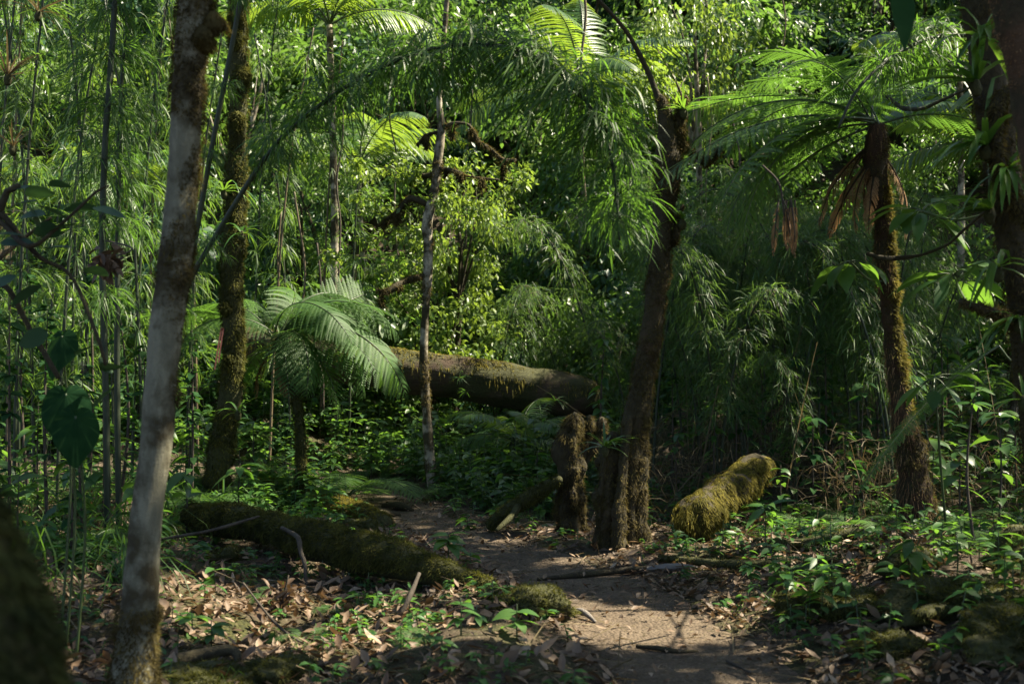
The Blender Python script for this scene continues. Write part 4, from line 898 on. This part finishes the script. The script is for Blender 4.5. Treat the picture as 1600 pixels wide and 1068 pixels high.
def scatter(n, x0, x1, y0, y1, pd0=.05, dens=None, wedge=True):
    x = rand(n, x0, x1); y = rand(n, y0, y1); m = path_d(x, y) > pd0
    if wedge: m &= np.abs(x) < y * .45 + .6
    if dens is not None: m &= dens(x, y) > rand(n)
    x, y = x[m], y[m]; return np.column_stack([x, y, gh(x, y)])
nz = lambda s, o=0: (lambda x, y: np.clip(.5 + 1.1 * vnoise(np.column_stack([x * s, y * s, 0 * x + o])), .03, 1))
# lush undergrowth behind the path bend and up the slope
mb = MB(); X = scatter(2600, -9, 9, 12.0, 19, .25); X = X[~((X[:, 0] > 1.0) & (X[:, 1] < 13))]; leaf_rosettes(mb, X, rand(len(X), .12, .75), 11, .13, .055)
X = scatter(900, -5.8, -2.5, 13.6, 16.2, .08); leaf_rosettes(mb, X, rand(len(X), .1, .5), 10, .13, .05)
X = scatter(700, 3.0, 7, 10.0, 17, .2); leaf_rosettes(mb, X, rand(len(X), .1, .7), 11, .14, .055)
X = scatter(900, -2.4, 1.2, 10.9, 14.2, .22); leaf_rosettes(mb, X, rand(len(X), .06, .38), 9, .11, .05)
tag(ob('undergrowth', mb.mesh('undergrowth', US)), 'lush green leafy undergrowth behind the path bend', 'undergrowth', kind='stuff')
mb = MB(); X = scatter(5600, -17, 17, 15.6, 32, .2, None, True); leaf_rosettes(mb, X, rand(len(X), .2, 1.1), 10, .17, .08, stem=False)
tag(ob('slope_cover', mb.mesh('slope_cover', [M['hill'], M['stem']])), 'leafy scrub covering the hillside between the trees', 'scrub', kind='stuff')
# sparse ground cover close by
mb = MB(); X = scatter(4200, -4.5, 4.5, 4.2, 12.5, .02, nz(1.6)); X = X[(X[:, 0] < .5) | (rand(len(X)) < .6)]
leaf_rosettes(mb, X, rand(len(X), .02, .12), 6, .06, .024)
X = scatter(260, 1.4, 3.2, 5.0, 7.8, .1)[:95]; X[:, 2] += .04; leaf_rosettes(mb, X, rand(len(X), .08, .22), 7, .085, .034)
X = scatter(520, 1.0, 4.5, 5.0, 12.0, .1, nz(1.1, 4)); leaf_rosettes(mb, X, rand(len(X), .05, .3) * rand(len(X), .4, 1), 8, .10, .038)
X = scatter(560, -4.5, -1.2, 7.2, 12.5, .1, nz(1.1, 7)); leaf_rosettes(mb, X, rand(len(X), .05, .3), 8, .10, .036)
tag(ob('ground_cover', mb.mesh('ground_cover', SM)), 'small seedlings and creeping plants over the leaf litter', 'ground cover', kind='stuff')
# grasses
mb = MB(); X = scatter(700, -4.6, 4.6, 4.5, 14.5, .0, nz(1.2, 11)); k = np.repeat(np.arange(len(X)), 9); Pk = X[k] + rng.normal(0, .02, (len(k), 3)) * [1, 1, 0]
ribbons(mb, Pk, np.column_stack([rng.normal(0, .5, len(k)), rng.normal(0, .5, len(k)), np.ones(len(k))]), rand(len(k), .06, .22), .005, 1.1, 3, [1, .9, .6, .05])
X = scatter(110, -4.6, -2.1, 6.6, 11.5, .2); k = np.repeat(np.arange(len(X)), 14); Pk = X[k] + rng.normal(0, .03, (len(k), 3)) * [1, 1, 0]
ribbons(mb, Pk, np.column_stack([rng.normal(0, .5, len(k)), rng.normal(0, .5, len(k)), np.ones(len(k))]), rand(len(k), .3, .8), .011, 1.6, 4, [1, 1, .9, .6, .05])
tag(ob('grass', mb.mesh('grass', M['bamboo'])), 'long drooping grass tufts along the path and left bank', 'grass', kind='stuff')
# leaf litter
def litter(mb, X, l0, l1):
    N = len(X); a = rand(N, 0, 6.283); D = nrm(np.column_stack([np.cos(a), np.sin(a), rng.normal(.05, .22, N)])); L = rand(N, l0, l1)
    up = nrm(np.column_stack([rng.normal(0, .45, N), rng.normal(0, .45, N), np.ones(N)]))
    ribbons(mb, X + np.column_stack([0 * L, 0 * L, rand(N, .006, .035)]), D, L, L * rand(N, .3, .6), rng.normal(.15, .9, N), 4, [.12, .7, 1, .65, .04], up, .45, 0, np.clip(rng.normal(.45, .24, N), 0, 1))
mb = MB(); litter(mb, scatter(34000, -4.6, 4.2, 3.6, 10.5, -.02, lambda x, y: .3 + nz(1.0, 21)(x, y)), .025, .095); litter(mb, scatter(700, -3.5, 2.6, 3.8, 8, .02), .08, .14)
x = scatter(8000, -1.6, 2.0, 4, 12, -.6); pdv = path_d(x[:, 0], x[:, 1]); x = x[(pdv < .05) & (rand(len(x)) < np.exp(pdv * 5) * .9 + .06)]; x[:, 2] += .012; litter(mb, x, .02, .07)
tag(ob('leaf_litter', mb.mesh('leaf_litter', M['dead'])), 'brown curled dead leaves carpeting the forest floor', 'leaf litter', kind='stuff')
mb = MB(); x = scatter(30000, -4.4, 4.2, 3.8, 10, .0, lambda x, y: .25 + nz(1.0, 21)(x, y)); N = len(x); a = rand(N, 0, 6.283)
ribbons(mb, x + [0, 0, .012], np.column_stack([np.cos(a), np.sin(a), rng.normal(.1, .35, N)]), rand(N, .008, .035), rand(N, .003, .014), .4, 1, [1, .5], rnd=rand(N) * .8)
x = scatter(2600, -4.5, 4, 4, 11, -.3); N = len(x); a = rand(N, 0, 6.283)
ribbons(mb, x + [0, 0, .02], np.column_stack([np.cos(a), np.sin(a), rng.normal(.05, .15, N)]), rand(N, .05, .4), rand(N, .004, .010), .05, 3, [1, .9, .8, .6], rnd=rand(N))
x = scatter(9000, -1.6, 2.0, 4, 12, -.6); x = x[path_d(x[:, 0], x[:, 1]) < .0]; N = len(x); a = rand(N, 0, 6.283)
ribbons(mb, x + [0, 0, .014], np.column_stack([np.cos(a), np.sin(a), rng.normal(.1, .2, N)]), rand(N, .008, .03), rand(N, .004, .014), .3, 1, [1, .5], rnd=rand(N))
tag(ob('twig_litter', mb.mesh('twig_litter', M['straw'])), 'thin fallen twigs and crumbs of bark on the ground', 'twigs', kind='stuff')

# named seedlings and saplings
def sapling(name, base, H, nl, ll, lw, label, mat='seed', up=.5, droop=.7, cat='plant', group=None, auto_t=None, lean=(0, 0), top=.55):
    t = thing(name, label, cat, base, group)
    if auto_t: auto(t, auto_t, base)
    tp = np.asarray(base) + [lean[0], lean[1], H]; mid = (np.asarray(base) + tp) / 2 + rng.normal(0, .02, 3) * H
    mb = MB(); tb = tube(mb, [(*(np.asarray(base) - [0, 0, .03]), .004 + .006 * H), (*mid, .003 + .005 * H), (*tp, .002)], 6, .05, 9, .03); part('stem', mb, M['twig'] if H > .3 else M['stem'], t, True)
    P = tb['P']; k = (len(P) - 1) * (1 - top * rand(nl) ** 1.4); k = k.astype(int); a = np.arange(nl) * 2.4 + rand(nl, -.3, .3)
    mb = MB(); oval(mb, P[k], np.column_stack([np.cos(a), np.sin(a), rand(nl, -.1, up)]), ll * rand(nl, .7, 1.15), lw * rand(nl, .8, 1.1), droop, rnd=rand(nl, .3, 1)); part('leaves', mb, M[mat], t)
sapling('seedling', G(700, 8.1), .24, 11, .17, .075, 'sunlit bright green seedling growing behind the rotting log', up=.7)
sapling('seedling', G(735, 8.0), .16, 8, .12, .05, 'smaller sunlit seedling beside the bright one behind the rotting log', up=.7)
sapling('seedling', G(808, 6.05), .17, 7, .15, .06, 'sunlit yellow green seedling in the near leaf litter', up=.4)
sapling('sapling', G(1195, 8.55), .32, 12, .24, .065, 'shaded sapling with long narrow leaves beside the short mossy log', up=.8, droop=.8, top=.3)
sapling('sapling', G(1524, 7.3), 1.0, 11, .17, .035, 'thin mossy stemmed sapling with a bright tuft of leaves, at right', up=.4, droop=.5, top=.12)
sapling('sapling', G(945, 11.6), 1.65, 46, .16, .065, 'leafy sapling with glossy oval leaves between stump and fallen log', 'broad', up=.3, droop=1.1, top=.62)
sapling('sapling', G(1185, 10.4), .55, 16, .15, .08, 'broad leaved sapling in the shade behind the short mossy log', 'broad')
sapling('sapling', G(375, 9.9), .5, 14, .24, .07, 'sapling with long pale leaves at the foot of the mossy tree', up=.9, droop=1.0)
sapling('sapling', G(470, 8.4), .22, 10, .16, .012, 'tuft of grassy leaves rising from the foreground log', 'bamboo', up=.7, droop=.8)
sapling('seedling', G(1425, 6.6), .28, 8, .17, .075, 'seedling with large oval leaves on the right bank, above the hummocks', 'broad', up=.2, droop=1.2)
for px, d, H, nl, ll in ((300, 6.3, .12, 8, .13), (330, 6.1, .15, 9, .12), (590, 7.0, .1, 7, .09), (560, 7.1, .1, 7, .08), (640, 6.8, .1, 7, .08), (770, 6.7, .14, 8, .1), (830, 6.8, .12, 7, .09), (720, 6.0, .18, 8, .11), (745, 6.3, .1, 6, .09), (690, 5.6, .1, 7, .08), (120, 7.2, .2, 9, .16),
                         (1300, 7.2, .14, 8, .1), (1350, 7.5, .18, 9, .12), (1235, 6.4, .12, 7, .09), (1270, 6.1, .1, 6, .08), (1495, 6.6, .25, 9, .12), (1460, 7.2, .2, 8, .12), (1560, 6.6, .25, 9, .13), (1530, 5.7, .14, 7, .11), (1380, 6.2, .12, 6, .1), (1130, 8.9, .12, 7, .09), (1065, 9.3, .14, 8, .09), (730, 10.2, .12, 9, .14), (775, 10.4, .15, 9, .13), (710, 10.9, .18, 9, .12),
                         (800, 11.2, .25, 11, .14), (850, 10.8, .25, 10, .13), (840, 12.0, .4, 14, .14), (640, 12.9, .3, 14, .14), (580, 13.2, .35, 14, .14), (520, 13.0, .35, 13, .13), (1010, 10.0, .2, 9, .1)):
    sapling('seedling', G(px, d), H, nl, ll, ll * .42, None, 'seed', group='seedlings on the forest floor', auto_t='leafy seedling by the path bend' if d > 10 else 'little green seedling in the litter' if px < 950 else 'little green seedling on the bank')

for px, d, H, nl, ll in ((30, 7.6, .55, 14, .26), (110, 8.4, .6, 16, .24), (215, 8.0, .5, 14, .22), (-10, 8.6, .8, 16, .26), (290, 9.2, .55, 14, .24), (160, 9.4, .8, 18, .26), (250, 10.0, .7, 16, .24), (60, 9.4, .9, 18, .26), (395, 12.0, .7, 16, .24), (290, 11.2, .9, 18, .26)):
    sapling('leafy_shrub', G(px, d), H, nl, ll, ll * .36, None, 'broad', up=.7, droop=1.1, group='dark leafy shrubs on the left bank', auto_t='dark shrub with long drooping leaves', top=.8)
for px, d, H, nl, ll in ((15, 8.0, 1.5, 40, .13), (75, 8.8, 1.7, 46, .13), (130, 8.2, 1.2, 36, .12), (225, 8.8, 1.4, 40, .12), (-25, 7.4, 1.7, 46, .14), (185, 9.6, 1.7, 46, .13), (45, 10.2, 2.0, 50, .13), (110, 7.4, .8, 24, .12), (300, 10.4, 1.5, 40, .12), (140, 10.8, 2.0, 50, .13)):
    sapling('leafy_shrub', G(px, d), H, nl, ll, ll * .5, None, 'dark', up=.5, droop=.9, group='dark leafy shrubs on the left bank', auto_t='dark small leaved shrub', top=.8)
for px, d, H, nl, ll in ((1500, 8.0, .6, 14, .2), (1460, 9.6, .8, 16, .2), (1560, 9.0, .9, 16, .22), (1330, 9.8, .6, 14, .18), (1240, 10.6, .7, 16, .18), (1100, 11.6, .8, 16, .17), (1060, 10.9, .7, 16, .14), (1120, 10.6, 1.0, 34, .13), (1180, 11.5, 1.5, 44, .14), (1245, 11.0, 1.3, 40, .13), (1290, 10.9, 1.4, 42, .14), (1375, 11.2, 1.5, 42, .14), (1050, 11.6, 1.2, 36, .13), (1320, 10.0, .8, 30, .12), (1410, 9.8, 1.0, 34, .13), (1470, 11.2, 1.5, 42, .15), (1170, 10.7, .9, 30, .12), (1080, 13.0, 1.6, 44, .14), (1230, 12.4, 1.8, 48, .14), (1150, 10.9, 1.0, 20, .15), (1210, 11.2, 1.1, 22, .16), (1270, 10.2, .9, 20, .15), (1350, 10.4, 1.2, 24, .16), (1300, 11.4, 1.3, 26, .15), (1090, 12.2, 1.2, 24, .15), (1430, 10.8, 1.2, 24, .18), (1220, 9.9, .5, 14, .13), (1590, 10.5, 1.2, 20, .24), (1530, 11.5, 1.3, 22, .24), (1480, 12.4, 1.2, 22, .24)):
    sapling('leafy_shrub', G(px, d), H, nl, ll, ll * .42, None, 'dark' if px % 20 else 'broad', up=.5, droop=1.0, group='dark leafy shrubs on the right bank', auto_t='shaded broad leaved shrub', top=.85)
# large drooping leaves left of the tall fern trunk
def spray(name, p, n, ll, lw, label, mat, yaw0=0, yaw1=6.283, up=(-.5, .6), droop=.9, stalk=.12, cat='plant', anchor=None):
    p = np.asarray(p, float); t = thing(name, label, cat, p); mb = MB(); ms = MB(); a = np.linspace(yaw0, yaw1, n) + rand(n, -.3, .3); D = nrm(np.column_stack([np.cos(a), np.sin(a), rand(n, *up)])); B = p + D * stalk * rand(n, .6, 1.2)[:, None]
    for b in B: tube(ms, [(*p, .005), (*((p + b) / 2 + [0, 0, .01]), .004), (*b, .003)], 5, 0, 5, .03)
    if anchor is not None: tube(ms, [(*anchor, .009), (*((p + anchor) / 2 + [0, 0, -.05]), .008), (*p, .006)], 6, .05, 8, .04)
    oval(mb, B, D, ll * rand(n, .7, 1.2), lw * rand(n, .8, 1.15), droop, rnd=rand(n)); part('stalk', ms, M['stem'], t, True); part('leaves', mb, M[mat], t)
spray('drooping_plant', W(1328, 408, 8.4), 8, .27, .12, 'plant with large drooping leaves against the tall fern trunk', 'broad', up=(-1.0, .3), droop=1.4, anchor=W(1385, 440, 8.7))
spray('drooping_plant', W(1440, 330, 8.0), 12, .3, .12, 'large leaved plant in the shade right of the tall fern', 'broad', up=(-.6, .6), anchor=W(1560, 330, 6.5))
spray('drooping_plant', W(1490, 430, 7.6), 14, .3, .10, 'dark leafy branch in front of the bright gap at right', 'broad', up=(-.7, .5), anchor=W(1530, 482, 6.2))
spray('drooping_plant', W(1460, 590, 7.6), 7, .2, .1, 'shaded leaves low between the tall fern and right trunk', 'broad', up=(-.8, .3), anchor=G(1480, 7.8))
# big hanging leaf from the top
p = W(1405, -40, 4.6); t = thing('hanging_leaf', 'large dark pointed leaf hanging from the top edge above the tall fern', 'leaf', p); mb = MB(); oval(mb, p, [(.02, -.15, -1)], .30, .125, .1, up=[(.5, -1, .1)], fold=.12); part('blade', mb, M['dark'], t)
mb = MB(); tube(mb, [(*p, .004), (*(p + [.05, .02, .1]), .004), (*(p + [.16, .1, .1]), .005), (*W(1530, -90, 5.9), .006)], 5, 0, 5, .04); part('stalk', mb, M['stem'], t)
# strap-leaved epiphytes
def brom(p, n, ll, lw, label, cat='epiphyte', facing=None, mat='brom', droop=1.1):
    p = np.asarray(p, float); t = thing('bromeliad', label, cat, p, 'epiphytes on the trunks'); mb = MB(); a = rand(n, 0, 6.283); D = np.column_stack([np.cos(a), np.sin(a), rand(n, .1, 1.6)])
    if facing is not None: D = D + np.asarray(facing)
    m = np.ones(n); ribbons(mb, p + nrm(D) * .02, D, ll * rand(n, .6, 1.15), lw * rand(n, .7, 1.15), droop * rand(n, .7, 1.3), 5, [.8, 1, .95, .8, .5, .03], None, .3, 0, rand(n), .15)
    part('leaves', mb, M[mat], t); mb = MB(); tube(mb, [(*(p - [0, 0, .06]), .02), (*(p - [0, 0, .02]), .03), (*(p + [0, 0, .02]), .015)], 8, .3, 20, .01); part('root', mb, M['bark_moss'], t, True)
brom(W(945, 700, 8.85), 18, .25, .022, 'bright green bromeliad sitting on the base of the leaning tree', droop=.9)
brom(W(1068, 172, 9.0), 20, .24, .02, 'spiky bromeliad at the broken top of the leaning tree', droop=.6)
brom(W(1066, 345, 9.0), 10, .2, .02, 'ragged bromeliad halfway up the leaning tree', droop=1.0)
brom(W(372, 645, 10.6), 10, .2, .022, 'small bromeliad low on the dark mossy trunk', droop=1.0)
brom(W(378, 365, 10.7), 14, .35, .02, 'drooping bromeliad halfway up the dark mossy trunk', droop=1.4)
brom(W(350, 300, 10.7), 16, .45, .02, 'dark tangle of strap leaves high on the dark mossy trunk', droop=1.8)
brom(W(1525, 130, 6.0), 16, .42, .036, 'strap leaved epiphyte high on the right trunk', facing=(-.9, -.2, 0))
brom(W(1540, 230, 6.0), 16, .40, .040, 'large epiphyte with broad straps beside the mossy stub', facing=(-.9, -.3, 0))
brom(W(1548, 330, 6.1), 16, .36, .036, 'strap leaved epiphyte at mid height on the right trunk', facing=(-.9, -.3, 0))
brom(W(1535, 60, 6.0), 14, .38, .04, 'broad strap leaved epiphyte topmost on the right trunk', facing=(-.5, -.7, -.2), droop=1.4)
brom(W(1572, 270, 6.0), 18, .34, .032, 'dense hanging epiphyte covering the middle of the right trunk', facing=(-.3, -.9, -.3), droop=1.8)
brom(W(1592, 500, 6.1), 16, .32, .03, 'dark hanging epiphyte above the pale spiky one, right edge', facing=(-.4, -.8, -.3), droop=1.8)
brom(W(1560, 420, 6.1), 12, .38, .03, 'epiphyte with long hanging straps on the right trunk', facing=(-.7, -.3, -.6), droop=2)
brom(W(1600, 625, 6.1), 12, .26, .024, 'pale spiky epiphyte low at the right edge', facing=(-.5, -.4, .2))
brom(W(60, 20, 9.4), 16, .35, .016, 'sunlit spiky tuft in the top left corner', droop=.6, mat='straw')
brom(W(12, 120, 9.2), 20, .38, .014, 'sunlit pinkish dry tuft at the left edge', droop=.5, mat='straw')
brom(W(20, 230, 9.2), 16, .3, .014, 'dry sunlit tuft under the pinkish one at left', droop=.6, mat='straw')
brom(W(590, 690, 14.1), 8, .2, .03, 'orange tinged bromeliad in the undergrowth below the fallen log')
brom(W(548, 527, 14.2), 14, .24, .03, 'bromeliad on top of the fallen log, beside the tree fern')
for px, py, n, ll in ((718, 590, 16, .16), (728, 612, 14, .13), (868, 625, 20, .22), (845, 646, 16, .2)): 
    p = W(px, py, 14.05); t = thing('log_fern', None, 'fern', p, 'tufts growing on the fallen log'); auto(t, 'grassy tuft growing on the fallen log', p); mb = MB(); a = rand(n, 0, 6.283)
    ribbons(mb, np.repeat(p[None], n, 0), np.column_stack([np.cos(a), np.sin(a) - .8, rand(n, -.2, 1)]), ll, .012, 1.2, 4, [.8, 1, .8, .6, .05], rnd=rand(n)); part('leaves', mb, M['bamboo'], t)
    mb = MB(); ribbons(mb, np.repeat(p[None], 5, 0), rng.normal(0, 1, (5, 3)), .03, .01, .3, 1, [1, .3]); part('root', mb, M['straw'], t)

# round-leaved shrub at the left
base = G(-60, 6.0); t = thing('round_leaved_shrub', 'dark branching shrub with round grey green leaves at the left', 'shrub', base); mb = MB(); ml = MB(); d = 5.6
for rows in ([(-60, gy_(-60, 6.0), 6.0, 7), (-40, 600, 5.8, 6), (0, 330, d, 6), (30, 290, d, 5)], [(-40, 560, 5.8, 5), (0, 445, d, 4.5), (50, 520, d, 4.5), (92, 590, d, 4)], [(0, 330, d, 5), (60, 400, d, 4), (110, 430, d, 3), (150, 520, 5.5, 3), (165, 570, 5.5, 2.5)],
             [(0, 345, d, 4), (45, 385, 5.5, 4), (90, 355, 5.5, 3), (150, 300, 5.5, 2.5), (170, 290, 5.5, 2)], [(-20, 420, d, 4), (40, 370, 5.7, 3), (80, 340, 5.7, 2)]):
    tube(mb, pr_(rows), 8, .12, 9, .04)
part('branch', mb, M['bark_dark'], t, True)
lv = [(40, 305, .3), (60, 322, -.2), (15, 325, .5), (100, 328, .2), (110, 290, .2), (145, 325, -.1), (55, 350, .4), (20, 400, .1), (70, 390, .3), (25, 430, -.3), (65, 445, -.5), (40, 370, .2), (160, 578, .2), (185, 570, 0), (178, 605, -.6), (75, 520, -.2), (130, 420, 0), (10, 300, .4), (150, 540, -.1), (0, 380, .2), (95, 360, .1), (125, 350, -.1), (30, 340, .2)]
X = np.array([W(a, b, d - .05 + rng.normal(0, .08)) for a, b, c in lv]); A = rand(len(lv), 0, 6.283)
ribbons(ml, X, np.column_stack([np.cos(A), np.sin(A) * .5, [c for _, _, c in lv]]), rand(len(lv), .12, .17), rand(len(lv), .085, .115), .35, 5, [.2, .85, 1, .95, .65, .1], None, .12, 0, rand(len(lv)), .5); part('leaves', ml, M['round'], t)
# heart leaves
def heart(name, p, L, yaw, tilt, label, mat='dark', st=None):
    t = thing(name, label, 'plant', p); mb = MB(); n1, n2 = 14, 96; ph = np.linspace(0, 2 * math.pi, n2, endpoint=False); r = .5 * (1 - .42 * np.cos(ph)) ** 1.0 * (1 - .38 * np.exp(-((ph - 0) / .35) ** 2) - .38 * np.exp(-((ph - 2 * math.pi) / .35) ** 2)) * (1 + .28 * np.exp(-((ph - math.pi) / .28) ** 2))
    s = np.linspace(.001, 1, n1)[:, None]; xx = np.sin(ph) * r * s; yy = np.cos(ph) * r * s * 1.2 - .1 * s; zz = -.35 * np.abs(xx) ** 1.2 + .022 * np.abs(np.sin(ph * 6)) * s ** 1.2 + .03 * np.sin(ph * 5 + 1) * s ** 2 - .12 * (yy < 0) * yy ** 2
    V3 = np.stack([xx, yy, zz], -1).reshape(-1, 3) * L; R_ = np.array(Euler((tilt, 0, yaw)).to_matrix()); V3 = V3 @ R_.T + np.asarray(p); idx = np.arange(n1 * n2).reshape(n1, n2)
    mb.add(V3, np.stack([idx[:-1], idx[1:], np.roll(idx[1:], -1, 1), np.roll(idx[:-1], -1, 1)], -1).reshape(-1, 4), np.clip(.15 + 1.3 * np.exp(-((np.abs(np.sin(ph * 6 + .5 * s * np.sign(np.sin(ph)))) / .10) ** 2)) + .25 * vnoise(np.stack([xx * 9, yy * 9, 0 * xx], -1)), 0, 1).reshape(-1)); part('blade', mb, M[mat], t, True)
    q = np.asarray(p, float); e = st if st is not None else G(800 + F * q[0] / q[1], q[1] + .15)
    mb = MB(); tube(mb, [(*q, .005), (*((q + e) / 2 + [.03, .04, .08]), .006), (*e, .007)], 6, 0, 5, .04); part('stalk', mb, M['stem'], t, True)
for p, L, yaw, tilt, lab in ((W(103, 615, 5.7), .21, .15, 1.25, 'largest dark heart shaped leaf, left of the pale trunk'), (W(97, 525, 6.0), .18, -.4, 1.1, 'heart shaped leaf above the largest one, left of the pale trunk'), (W(118, 650, 5.5), .19, .3, 1.4, 'drooping heart shaped leaf below the largest one'), (W(1440, 945, 6.1), .13, .2, 1.0, 'heart shaped leaf over the hummocks at lower right')):
    heart('heart_leaf', p, L, yaw, tilt, lab)
# brown hanging bundle of dead leaves
p = W(165, 405, 7.2); t = thing('dead_leaf_bundle', 'bundle of curled brown dead leaves caught on the bamboo, left', 'dead leaves', p); mb = MB(); N = 34
ribbons(mb, p + rng.normal(0, .035, (N, 3)), rng.normal(0, 1, (N, 3)) + [.2, 0, -.4], rand(N, .06, .13), rand(N, .04, .07), rng.normal(.8, .5, N), 4, [.3, .9, 1, .7, .1], None, .5, 0, rand(N, 0, .35), 1.0); part('leaves', mb, M['dead'], t)
mb = MB(); tube(mb, [(*p, .005), (*(p + [.0, .5, .1]), .006), (*W(162, 375, 8.58), .006)], 5, .1, 8, .05); part('stalk', mb, M['twig'], t)
# dry brown clump in the sunlit litter
p = G(440, 7.0, .1); t = thing('dry_fern_clump', 'clump of dry brown fern leaves standing in the sunlit litter', 'dead fern', p); mb = MB(); N = 70
ribbons(mb, p + rng.normal(0, .035, (N, 3)) * [1.4, 1, 1] - [0, 0, .03], rng.normal(0, 1, (N, 3)) + [0, 0, .4], rand(N, .04, .09), rand(N, .018, .04), rng.normal(.8, .5, N), 4, [.3, .9, 1, .7, .1], None, .5, 0, rand(N, 0, .5), 1.0); part('leaves', mb, M['dead'], t)
mb = MB(); tube(mb, [(*(p - [0, 0, .12]), .008), (*(p + [.02, 0, .02]), .006), (*(p + [.04, 0, .1]), .004)], 6, .1, 8, .03); part('stalk', mb, M['twig'], t)
# pink flagging ribbon on the mossy tree
p = W(349, 512, 10.60); t = thing('ribbon', 'faded pink marking ribbon hanging from the dark mossy trunk', 'ribbon', p); mb = MB()
for dx, L in ((-.012, .36), (.006, .30)): ribbons(mb, p + [dx, -.02, 0], [(dx - .16, -.05, -1)], L, .016, .25, 7, [.7, 1, .8, 1, .75, 1, .9, .8], up=[(.6, -1, .2)], fold=.3, rnd=.3)
part('tail', mb, M['ribbon'], t); mb = MB(); ribbons(mb, np.repeat((p + [0, -.02, 0])[None], 5, 0), rng.normal(0, 1, (5, 3)), .035, .018, .5, 2, [.5, 1, .6], fold=.4); part('knot', mb, M['ribbon'], t)
# liana tied round the tall fern trunk and off to the right
p = W(1365, 400, 8.55); t = thing('liana', 'twisted liana wrapped on the tall fern trunk and rising right', 'liana', p); mb = MB(); tube(mb, pr_([(1355, 396, 8.5, 3), (1380, 403, 8.42, 4), (1402, 403, 8.45, 3.5), (1440, 398, 8.2, 2.5), (1480, 382, 7.6, 2.2), (1505, 360, 7.0, 2.2), (1540, 330, 6.25, 2)]), 8, .25, 30, .015); part('stem', mb, M['bark_dark'], t, True)
p = W(1385, 165, 8.6); t = thing('liana', 'curved liana rising from the tall fern crown to the right trunk', 'liana', p); mb = MB(); tube(mb, pr_([(1385, 150, 8.6, 3), (1410, 168, 8.3, 3.5), (1440, 170, 7.8, 3), (1475, 155, 7.0, 2.5), (1520, 135, 6.3, 2)]), 8, .25, 30, .015); part('stem', mb, M['bark_dark'], t, True)
# fallen sticks, roots, bare wood
def stick(rows, label, mat='twig', name='fallen_stick', fz=False, ns=8):
    p = np.array(rows[0][:3]); t = thing(name, label, 'stick' if name == 'fallen_stick' else name.replace('_', ' '), p); mb = MB(); tb = tube(mb, rows, ns, .2, 9, .025); part('wood', mb, M[mat], t, True)
    if fz: mb = MB(); fuzz(mb, tb, 16000, .022, .004, lambda X, n: np.clip(.5 + vnoise(X * 6), 0, 1)); part('moss', mb, M['moss'], t)
gs = lambda l: [(*G(px, d, dz), r) for px, d, dz, r in l]
stick(gs([(975, 8.15, .015, .008), (1005, 8.13, .02, .018), (1040, 8.1, .03, .026), (1065, 8.1, .035, .024), (1090, 8.12, .02, .008)]), 'bare silvery piece of wood lying by the leaning tree foot', 'greywood', 'driftwood')
stick(gs([(840, 8.0, .02, .012), (900, 8.1, .03, .02), (960, 8.15, .03, .022), (1010, 8.12, .03, .015)]), 'dark root crossing the path edge to the silvery wood', 'bark_dark', 'root')
stick(gs([(995, 6.25, .02, .010), (1030, 6.15, .03, .014), (1060, 6.12, .02, .012), (1090, 6.15, .015, .006)]), 'dark curved stick lying on the path below the sun patch', 'bark_dark')
stick(gs([(1135, 5.95, .02, .007), (1172, 5.7, .025, .007)]), 'short straight twig lying on the near path')
stick(gs([(1275, 5.6, .02, .008), (1300, 5.72, .025, .008), (1312, 5.62, .025, .008), (1304, 5.45, .02, .006)]), 'crooked stick at the path edge below the hummocks', 'twig')
stick(gs([(1030, 8.4, .03, .02), (1150, 8.0, .05, .03), (1230, 7.9, .05, .025)]), 'mossy root running from the silvery wood along the right bank', 'bark_moss', 'root', True)
stick(gs([(1180, 8.8, .03, .02), (1260, 8.3, .07, .03), (1340, 8.2, .06, .03), (1400, 8.5, .05, .03)]), 'mossy root reaching the foot of the tall fern', 'bark_moss', 'root', True)
stick(gs([(240, 5.7, .04, .03), (310, 5.75, .07, .035), (365, 5.7, .05, .025), (372, 5.6, .02, .01)]), 'thick dark branch lying near the pale trunk foot', 'bark_dark')
stick(pr_([(440, 824, 8.1, 3), (452, 830, 8.0, 3.5), (466, 840, 7.75, 4), (470, 862, 7.7, 3.5), (476, 880, 7.65, 3)]) + [(*G(478, 7.6), .009)], 'crooked root arching down over the foreground log', 'twig', 'root')
stick(pr_([(250, 842, 8.0, 2.5), (330, 828, 8.0, 2.5), (405, 806, 8.1, 2)]), 'long thin stick leaning over the log behind the pale trunk')
stick(gs([(380, 7.0, .15, .006), (430, 6.6, .1, .007), (480, 6.3, .03, .006)]), 'thin dark stick standing slanted in the sunlit litter')
stick(gs([(625, 6.7, .03, .012), (640, 6.75, .12, .014), (655, 6.9, .2, .012)]), 'short crooked stub poking up before the rotting log', 'twig')
stick(gs([(890, 6.95, .02, .012), (910, 6.85, .05, .016), (930, 6.75, .02, .01)]), 'sunlit pale root at the left edge of the sun patch', 'greywood', 'root')
stick(gs([(600, 11.5, .02, .03), (625, 11.3, .05, .035), (645, 11.2, .02, .02)]), 'dark root step across the far path', 'bark_dark', 'root')
stick(gs([(560, 10.9, .02, .03), (590, 10.8, .05, .03), (625, 10.9, .02, .02)]), 'low dark root beside the far path, nearer one', 'bark_dark', 'root')
p = G(1580, 6.9, .1); stick([(*(p + [-.04, 0, -.12]), .025), (*(p + [-.07, 0, .03]), .028), (*(p + [0, 0, .12]), .028), (*(p + [.12, .05, .12]), .02)], 'mossy looped root standing up at the right edge', 'bark_moss', 'root', True)

finish_auto()
